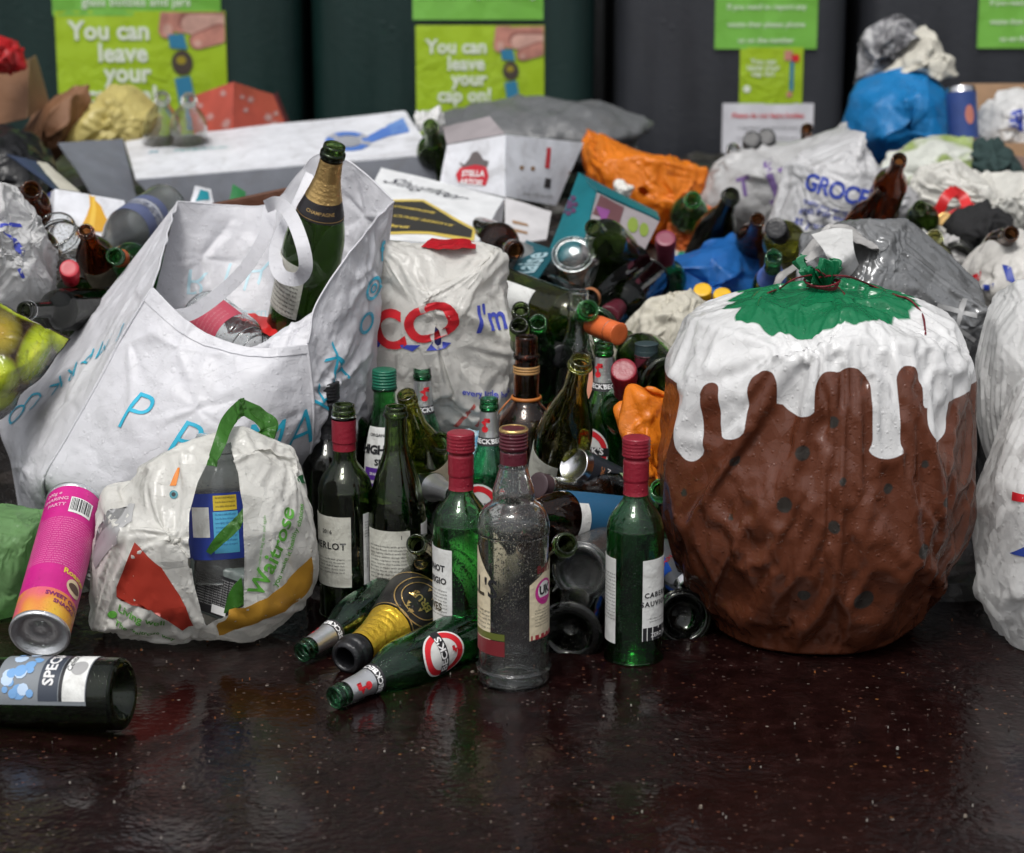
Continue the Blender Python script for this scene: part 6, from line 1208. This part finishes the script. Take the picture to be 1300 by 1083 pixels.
# ---------------------------------------------------------------- bottles, cans and jars in the heap
def hb(kind, gl, b, t, label, away=-1, parts=(), nm='wine_bottle', cat='wine bottle', s=1.0, n=36, spin=0, group=None):
    B = P(*b); h = PROF[kind][0] * s; T = solveT(B, t[0], t[1], h, away); M = facing(Mpose(B, T)); M = scaleM(M, s) @ Matrix.Rotation(R(spin), 4, 'Z')
    r0 = 9
    return wine(kind, M, GL[gl], label, parts, group, 0, nm, cat, n)
YC = simple('yellow_cap', (.72, .42, .01), .35, wet=.3); LIMEC = simple('lime_cap', (.22, .36, .05), .4); ORCAP = simple('orange_capsule', (.62, .13, .035), .4, wet=.2, bump=.1); COP = simple('copper_band', (.45, .18, .08), .4); LILAC = simple('lilac_label', (.17, .13, .42), .5); PGREEN = simple('pale_green_label', (.40, .56, .30), .45, wet=.2)
# front tangle
def blue(mb):
    k = 'pint'; shape_on(mb, k, rect_pts(.016, .10), PAPERW, FRONT, .045, .0012) if False else None
    text_on(mb, k, "ale  40 ml  strong", GOLD, .007, FRONT - .35, .105, .02, .0014, rot=R(-90)); 
    V, F = shape_geo(rect_pts(.05, .018), .006); mb.add(wrapV(V, k, FRONT, .142, 1, .0014), F, PAPERW); barcode(mb, k, FRONT, .136, .148, .03)
hb('pint', 'brown', (806, 668, 3.36), (640, 652), 'brown ale bottle lying across the gap with a deep blue label', parts=[lb_(.035, .150, 0, .15, ink((.02, .10, .20), 'blue_label_paper'), blue)], nm='ale_bottle', cat='beer bottle', n=48)
def pin(mb): k = 'bordeaux'; V, F = shape_geo(disc_pts(.016, 16), .006); mb.add(wrapV(V, k, FRONT + .5, .12, 1, .0012), F, ink((.06, .30, .06))); V, F = shape_geo(disc_pts(.014, 16), .006); mb.add(wrapV(V, k, FRONT - .3, .135, 1, .0013), F, PAPERW)
hb('bordeaux', 'clear', (850, 640, 3.52), (684, 616), 'clear wine bottle lying on its side with a pale green label and dark stopper', parts=[lb_(.05, .15, 0, .12, PGREEN, pin), cap_(.286, simple('dark_stopper', (.05, .03, .035), .5), 'stopper', False)], n=56)
hb('beer', 'beer', (497, 600, 3.50), (579, 629), 'beer bottle hidden but for its silver foil neck pointing out between two wine bottles', parts=[lb_(.160, .230, 0, 0, SILVER, None, 'neck_foil', True)], nm='beer_bottle', cat='beer bottle')
hb('beer', 'olive', (566, 650, 3.44), (515, 500), 'pale olive beer bottle leaning between the wine bottles with a cream label', parts=[lb_(.06, .11, 20, .06, CREAM)], nm='beer_bottle', cat='beer bottle')
M = facing(Mpose(P(560, 640, 3.40), solveT(P(560, 640, 3.40), 545, 560, .235, 1))); beer_green(M, 'green beer bottle lying low with its oval label showing beside the red capped bottle', neck=True, spin=R(-10), n=40)
hb('bordeaux', 'green', (600, 640, 3.46), (650, 588), 'green bottle lying behind the neck of the clear spirit bottle', 1)
def silv(mb): greek(mb, 'champagne', ink((.3, .3, .3)), FRONT, .10, .15, .07, .005)
hb('champagne', 'black', (722, 804, 3.14), (764, 700), 'black champagne bottle lying with its base towards the camera, beside the clear spirit bottle', 1, [lb_(.07, .15, 10, .12, PAPERW, silv)], n=56)
hb('pint', 'frost', (737, 726, 3.18), (800, 660), 'clear glass bottle lying with its beaded base to the camera, on the black one', 1, nm='clear_bottle', cat='bottle', n=56)
hb('bordeaux', 'black', (868, 784, 3.20), (800, 742), 'black wine bottle base peeping out between the green bottle and the brown printed sack', 1, n=48)
hb('bordeaux', 'green', (850, 760, 3.36), (822, 640), 'green bottle standing in the shadow behind the front screwcap bottle', 1)
def can(M, label, mats, h=.133, r=.027, pr=None, grp=None, name='drinks_can'):
    root = empty(name, M, label, 'can', grp); mb = MB(); mb.lathe([(r, .012), (r, h - .012)], mats, 40)
    if pr: pr(mb)
    mb.build('body', root); al = simple('bare_aluminium', (.6, .6, .62), .25, metal=1, vary=.02) if 'bare_aluminium' not in bpy.data.materials else bpy.data.materials['bare_aluminium']
    m = MB(); m.lathe([(r, h - .012), (r * .9, h - .004), (r * .92, h), (r * .84, h), (r * .82, h - .004), (.0001, h - .004)], al, 40); m.build('lid', root); m = MB(); m.lathe([(.0001, .008), (r * .6, .006), (r * .8, 0), (r * .88, .002), (r, .012)], al, 40); m.build('base', root); return root
SIL = simple('silver_can', (.42, .44, .48), .3, metal=.6, wet=.3)
def rb(mb):
    for k in range(8): t0 = k * math.pi / 4; V, F = shape_geo([(-.010, -.03), (.010, -.045), (.010, .012), (-.010, .03)], .006); V = V.copy(); mb.add(np.stack([.0273 * np.cos(t0 + V[:, 0] / .027), .0273 * np.sin(t0 + V[:, 0] / .027), .078 + V[:, 1]], -1), F, ink((.02, .10, .50))) if k % 2 else None
    V, F = text_geo("POWER", .03, 0, 1, 2, .4); V = V * .011; mb.add(np.stack([.0276 * np.cos(FRONT + V[:, 0] / .027), .0276 * np.sin(FRONT + V[:, 0] / .027), .060 + V[:, 1]], -1), F, REDI)
B = P(880, 752, 3.25); M = facing(Mpose(B, solveT(B, 846, 690, .133, 1))); can(M, 'slim silver and blue energy drink can beside the brown printed sack', SIL, pr=rb)
def dk(mb):
    for i in range(5): V, F = text_geo(("TONIC", "INDIAN", "MIXER", "WATER", "150ml")[i], .03, 0, 1, 2, .4); V = V * .010; mb.add(np.stack([.0276 * np.cos(FRONT + V[:, 0] / .027), .0276 * np.sin(FRONT + V[:, 0] / .027), .10 - i * .014 + V[:, 1]], -1), F, WHITEI if i % 2 else ink((.5, .2, .08)))
B = P(800, 625, 3.46); M = facing(Mpose(B, solveT(B, 728, 590, .133, -1))); can(M, 'dark printed mixer can lying in front of the green beer bottle', simple('dark_can', (.03, .035, .045), .35, wet=.4), pr=dk)
B = P(1224, 185, 5.1); M = facing(Mpose(B, P(1221, 134, 5.12))); can(M, 'dark blue can standing in front of the cardboard box at the right', simple('navy_can', (.02, .05, .20), .35), h=.12, r=.031, pr=lambda mb: mb.add(*[(lambda V, F: (np.stack([.0315 * np.cos(FRONT + .5 + V[:, 0] / .031), .0315 * np.sin(FRONT + .5 + V[:, 0] / .031), .06 + V[:, 1]], -1), F))(*shape_geo(disc_pts(.010, 14, 0, 0, .02), .006))][0], ink((.45, .16, .12))))
hb('champagne', 'dark', (850, 490, 3.56), (790, 430), 'round bottomed green bottle lying behind the maroon capped one, base to the camera', 1)
# middle
hb('beer', 'clear', (727, 322, 4.12), (737, 420), 'clear bottle upside down with its round base uppermost', 1, nm='clear_bottle', cat='bottle', s=1.05, n=44)
hb('bordeaux', 'black', (728, 392, 4.02), (652, 352), 'black bottle with a white ringed neck lying on the heap beside the teal carton', 1, [lb_(.255, .275, 0, 0, PAPERW, None, 'neck_band', True)])
hb('champagne', 'black', (800, 336, 4.25), (740, 386), 'black bottle with a copper ring, its mouth pointing at the camera', -1, [lb_(.262, .272, 0, 0, COP, None, 'neck_band', True)], s=.9)
hb('bordeaux', 'olive', (628, 366, 3.90), (785, 424), 'olive bottle lying slantwise with a long orange capsule', -1, [cap_(.238, ORCAP, 'capsule', False), lb_(.05, .13, 180 - 140, .09, PAPERW)], n=48)
hb('champagne', 'dark', (786, 320, 4.20), (752, 288), 'dark green bottle lying inside the mouth of the teal carton', -1, s=.8)
hb('bordeaux', 'green', (846, 425, 4.42), (845, 303), 'green wine bottle with dusky red capsule standing behind the cream tote', -1, [cap_(.235, simple('dusky_red_capsule', (.20, .03, .06), .4)), lb_(.03, .14, 40, .05, PAPERW)], s=.95)
hb('bordeaux', 'green', (755, 420, 3.95), (806, 372), 'green bottle lying against the cream tote, its neck pointing up', 1)
hb('beer', 'dark', (664, 480, 3.80), (661, 392), 'dark open bottle neck behind the supermarket bag edge', -1, nm='beer_bottle', cat='beer bottle')
hb('beer', 'green', (683, 490, 3.82), (683, 408), 'small green open bottle neck near the dark brown paper bag', -1, nm='beer_bottle', cat='beer bottle')
hb('beer', 'dark', (661, 510, 3.72), (659, 412), 'green bottle with a lime yellow collar behind the bourbon bottle', -1, [cap_(.205, LIMEC, 'neck_foil', False, False, .228)], nm='beer_bottle', cat='beer bottle')
for i, (x, y, l) in enumerate(((892, 368, 'clear bottle with a yellow cap, the nearer the cream tote'), (917, 374, 'clear bottle with a yellow cap, the nearer the brown printed sack'))):
    hb('pint', 'clear', (x, y + 105, 4.15 - i * .02), (x, y), l, -1, [cap_(.235, YC, 'screw_cap')], nm='juice_bottle', cat='bottle', s=.8)
hb('burgundy', 'black', (888, 345, 4.66), (929, 246), 'matt black bottle neck leaning in front of the pale grey white bag', -1, s=1.0)
hb('beer', 'brown', (950, 330, 4.50), (962, 278), 'brown beer bottle neck left of the bag printed with blue letters', -1, nm='beer_bottle', cat='beer bottle')
hb('beer', 'brown', (1118, 268, 4.46), (1142, 202), 'brown beer bottle neck sticking out of the grocery bag', -1, nm='beer_bottle', cat='beer bottle')
hb('beer', 'brown', (1070, 305, 4.44), (1120, 240), 'brown beer bottle lying across the blue letters of the grocery bag', -1, nm='beer_bottle', cat='beer bottle', s=.7)
hb('bordeaux', 'black', (952, 250, 5.2), (955, 177), 'left one of two dark bottle necks in front of the white notice', -1, [cap_(.25, BLACKFOIL)])
hb('bordeaux', 'black', (974, 250, 5.2), (973, 174), 'right one of two dark bottle necks in front of the white notice', -1, [cap_(.25, BLACKFOIL)])
hb('beer', 'clear', (934, 250, 5.1), (931, 188), 'small clear bottle at the left corner of the white notice', -1, nm='clear_bottle', cat='bottle')
hb('beer', 'brown', (1024, 230, 5.2), (1025, 163), 'brown bottle neck rising at the right corner of the white notice', -1, nm='beer_bottle', cat='beer bottle')
hb('slim', 'olive', (1196, 370, 4.30), (1186, 300), 'bottle with a lilac label in the small pale grey bag', -1, [lb_(.05, .20, 0, .10, LILAC)], s=.8)
hb('bordeaux', 'black', (1216, 335, 4.30), (1240, 300), 'dark bottle lying in the black cloth under the medal ribbon', 1)
hb('bordeaux', 'dark', (1175, 300, 4.6), (1168, 262), 'green bottle edge between the grocery bag and the cotton bag', -1, s=.8)
hb('beer', 'beer', (975, 400, 4.1), (982, 325), 'small bottle with a blue band behind the green top of the brown printed sack', -1, [lb_(.15, .19, 0, 0, ink((.08, .16, .5)), None, 'neck_band', True)], nm='beer_bottle', cat='beer bottle')
# left
hb('jar', 'clear', (96, 352, 3.98), (70, 290), 'empty wide mouthed glass jar lying open in front of the white lager carton', -1, nm='jar', cat='jar', n=48)
hb('pint', 'brown', (140, 372, 3.98), (108, 292), 'brown glass bottle with a cream label beside the empty jar', -1, [lb_(.05, .15, 14, .09, CREAM, lambda mb: (greek(mb, 'pint', BLACKINK, FRONT + R(14), .07, .10, .05, .006)))], nm='ale_bottle', cat='beer bottle', s=.82, n=44)
hb('pint', 'frost', (210, 262, 4.25), (125, 318), 'clear plastic bottle with silver and navy label lying in front of the white lager carton', -1, [lb_(.07, .15, 0, 0, ink((.10, .12, .22)), None, 'label', True), lb_(.09, .12, 0, 0, ink((.45, .47, .52)), None, 'label', True)], nm='plastic_bottle', cat='bottle')
hb('bordeaux', 'dark', (102, 420, 3.90), (88, 341), 'dark green bottle with a bright red cap under the brown bottle', -1, [cap_(.25, simple('bright_red_cap', (.42, .015, .03), .4)), lb_(.12, .18, 0, .04, PAPERW)], s=.8)
hb('beer', 'green', (185, 340, 3.95), (145, 325), 'green bottle with an orange band lying behind the rim of the shopping bag', -1, [lb_(.19, .21, 0, 0, ORCAP, None, 'neck_band', True)], nm='beer_bottle', cat='beer bottle')
hb('bordeaux', 'black', (140, 392, 3.80), (30, 394), 'black bottle lying flat with rain on it, above the pear bag', -1, s=.85, n=40)
hb('bordeaux', 'brown', (30, 300, 4.1), (40, 240), 'dark red-brown bottle at the left beside the lager carton', -1)
hb('pint', 'clear', (204, 210, 5.25), (206, 122), 'left bump-bottomed clear bottle in front of the lime poster', -1, nm='plastic_bottle', cat='bottle')
hb('pint', 'clear', (238, 205, 5.22), (240, 124), 'right hand clear plastic bottle touching the snowflake box', -1, nm='plastic_bottle', cat='bottle')
hb('bordeaux', 'dark', (560, 240, 5.0), (546, 158), 'green bottle standing between the long white box and the beer carton', -1, s=.95)
bagp('paper_sheet', C('528,150 540,144 556,146 562,158 548,166 532,162'), 4.9, .03, WFILM, 41, 'scrap of white tissue on the green bottle by the beer carton', 'paper')
bagp('cup', C('778,234 790,230 802,236 800,250 784,252'), 4.8, .03, simple('white_foam', (.7, .69, .64), .5), 42, 'crushed white foam cup on the orange bag', 'cup', amp=.003, big=.004)
# pink tube
B = P(50, 806, 3.06); B.z = max(B.z, .042); T = solveT(B, 95, 640, .255, 1); M = facing(Mpose(B, T)); tb = empty('cardboard_tube', M, 'bright pink cardboard snack tube leaning on the white shopping bag, metal base towards us', 'tube')
PINK = simple('hot_pink_print', (.50, .012, .20), .35, wet=.5); r_ = .0385; Ht = .255
def onc(mb, V, F, mat, tc, zc, size, lift=.0006, rot=0.0):
    x, y = V[:, 0] * size, V[:, 1] * size; c, s_ = math.cos(rot), math.sin(rot); x, y = x * c - y * s_, x * s_ + y * c; mb.add(np.stack([(r_ + lift) * np.cos(tc + x / r_), (r_ + lift) * np.sin(tc + x / r_), zc + y], -1), F, mat)
mb = MB(); mb.lathe([(r_, .004), (r_, .05)], simple('pink_orange_print', (.55, .03, .16), .35, wet=.5, colfn=lambda m: m.ramp(m.rng(m.noise(14, 2), .3, .7), [(0, (.60, .03, .22)), (.5, (.62, .20, .05)), (1, (.66, .42, .04))])), 56); mb.lathe([(r_, .05), (r_, Ht - .004)], PINK, 56)
V, F = shape_geo(rect_pts(.032, .030), .006); onc(mb, V, F, PAPERW, FRONT + .25, .212, 1)
rr = random.Random(4); x = -.014
while x < .013: w_ = rr.choice((.0006, .001, .0014)); V, F = shape_geo([(a + x, b) for a, b in rect_pts(w_, .024)]); onc(mb, V, F, BLACKINK, FRONT + .25, .213, 1, .0010, R(0)); x += w_ + rr.choice((.0008, .0012))
PALEP = ink((.70, .35, .48))
for i in range(22): V, F = text_geo("seasoned snack with paprika flavour store cool " + "ab" * (i % 3), 0, 0, 1, 1, 2); w_ = V[:, 0].max() - V[:, 0].min(); V = V * np.array([.085 / w_, .0030, 1]); onc(mb, V, F, PALEP, FRONT - .1, .185 - i * .0042, 1)
for i, t_ in enumerate(("200g e", "SHARING", "PARTY")): V, F = text_geo(t_, .02, 0, 1, 2, .5); onc(mb, V, F, PALEP, FRONT - .85 + i * .1, .235 - i * .012, .009, .0007)
V, F = text_geo("Roaster", .03, 0, 1, 2, .4); onc(mb, V, F, ink((.65, .5, .05)), FRONT + .75, .088, .013, .0008)
V, F = shape_geo(disc_pts(.014, 20), .006); onc(mb, V, F, ink((.6, .48, .3)), FRONT + .8, .068, 1, .0007); V, F = shape_geo(disc_pts(.011, 20, 0, 0, .007), .006); onc(mb, V, F, ink((.08, .04, .03)), FRONT + .8, .068, 1, .0011)
for i, t_ in enumerate(("SWEET CHILLI", "SNACKS")): V, F = text_geo(t_, .03, 0, 1, 2, .4); onc(mb, V, F, ink((.18, .01, .12)), FRONT + .6, .040 - i * .011, .0095, .0008)
mb.build('tube', tb); mb = MB(); mb.lathe([(.0001, .010), (.010, .0085), (.012, .011), (.024, .010), (.032, .006), (.035, .0), (.038, -.002), (.0398, .001), (.0396, .005), (.0386, .006)], SILVER, 56); mb.build('metal_base', tb); mb = MB(); mb.lathe([(.0386, Ht - .006), (.0398, Ht - .002), (.0392, Ht + .001), (.036, Ht), (.0001, Ht - .002)], SILVER, 56); mb.build('rim', tb)
# small litter on the tarmac
rr = random.Random(12); LM = [ink(c) for c in ((.18, .15, .12), (.24, .08, .02), (.09, .06, .05), (.30, .28, .25), (.05, .04, .035))]
mb = MB()
for i in range(260):
    x, y = rr.uniform(-1.0, 1.0), rr.uniform(2.45, 3.4); s_ = rr.uniform(.0006, .0015) if i % 60 else rr.uniform(.002, .004); a = rr.uniform(0, 6.28)
    pts = [(x + s_ * rr.uniform(.6, 1.2) * math.cos(a + k * 1.25), y + s_ * rr.uniform(.6, 1.2) * math.sin(a + k * 1.25)) for k in range(5)]; hz = rr.uniform(.0005, .002)
    V = [(px, py, .001) for px, py in pts] + [(px * .8 + x * .2, py * .8 + y * .2, .0025 + hz) for px, py in pts]; mb.add(V, [(5, 6, 7, 8, 9)] + [(k, (k + 1) % 5, 5 + (k + 1) % 5, 5 + k) for k in range(5)], LM[i % 5], False)
tag(mb.build('grit'), 'specks of grit and tiny fragments scattered on the wet ground', 'grit', kind='stuff')

# more empties packed into the gaps
i = 0; KN = dict(green='green', dark='dark green', brown='brown', black='black', olive='olive', clear='clear', beer='emerald')
for kd, gl, b, t, aw, lb_txt, cp in (
    ('bordeaux', 'green', (700, 450, 3.95), (748, 392), -1, 'green bottle neck jutting up between the orange capsule and the upturned clear bottle', None),
    ('bordeaux', 'dark', (650, 420, 4.0), (714, 452), -1, 'dark green bottle lying under the olive bottle with the orange capsule', BLACKFOIL),
    ('bordeaux', 'black', (822, 356, 4.25), (772, 402), -1, 'black bottle lying between the copper ringed one and the cream tote', MAROON),
    ('beer', 'green', (700, 365, 4.2), (690, 330), 1, 'small green bottle end above the white ringed black bottle', None),
    ('bordeaux', 'brown', (600, 300, 4.3), (655, 318), -1, 'brown bottle poking out of the grey wrapper', None),
    ('bordeaux', 'green', (800, 590, 3.62), (792, 470), -1, 'green wine bottle standing in shade behind the torn orange bag', REDFOIL),
    ('bordeaux', 'dark', (520, 620, 3.62), (560, 560), -1, 'dark green bottle shoulder between the white supermarket bag and the front row', None),
    ('beer', 'brown', (700, 700, 3.36), (668, 690), -1, 'small brown bottle lying behind the clear spirit bottle', None),
    ('bordeaux', 'dark', (655, 735, 3.40), (720, 690), -1, 'dark green bottle lying under the brown ale bottle', None),
    ('bordeaux', 'green', (890, 700, 3.5), (838, 620), -1, 'green bottle wedged behind the orange bag strip', None),
    ('beer', 'dark', (560, 720, 3.36), (528, 690), -1, 'dark beer bottle lying low between the cream labelled bottle and the red capped one', None),
    ('bordeaux', 'green', (205, 352, 4.1), (160, 352), -1, 'green bottle under the plastic bottle at the left', None),
    ('beer', 'brown', (60, 330, 4.05), (40, 300), -1, 'small brown bottle between the lager carton and the knotted white bag', None),
    ('bordeaux', 'olive', (1010, 330, 4.4), (985, 290), -1, 'olive bottle in front of the grocery bag', BLACKFOIL),
    ('bordeaux', 'dark', (1168, 355, 4.2), (1150, 300), -1, 'dark bottle leaning over the edge of the silver grey sack', None),
    ('beer', 'brown', (1260, 330, 4.3), (1284, 296), -1, 'brown beer bottle between the black cloth and the white printed bag', None),
    ('bordeaux', 'green', (868, 300, 4.9), (880, 252), -1, 'green bottle behind the orange and green block print bag', None),
    ('beer', 'clear', (560, 660, 3.50), (600, 652), -1, 'clear beer bottle lying in the gap beside the red capsule', None)):
    hb(kd, gl, b, t, lb_txt, aw, [cap_(.235, cp, 'capsule')] if cp else ([lb_(.05, .12, 20 * (i % 5) - 40, .07, PAPER)] if i % 2 else ()), nm='beer_bottle' if kd == 'beer' else 'wine_bottle', cat='beer bottle' if kd == 'beer' else 'wine bottle'); i += 1
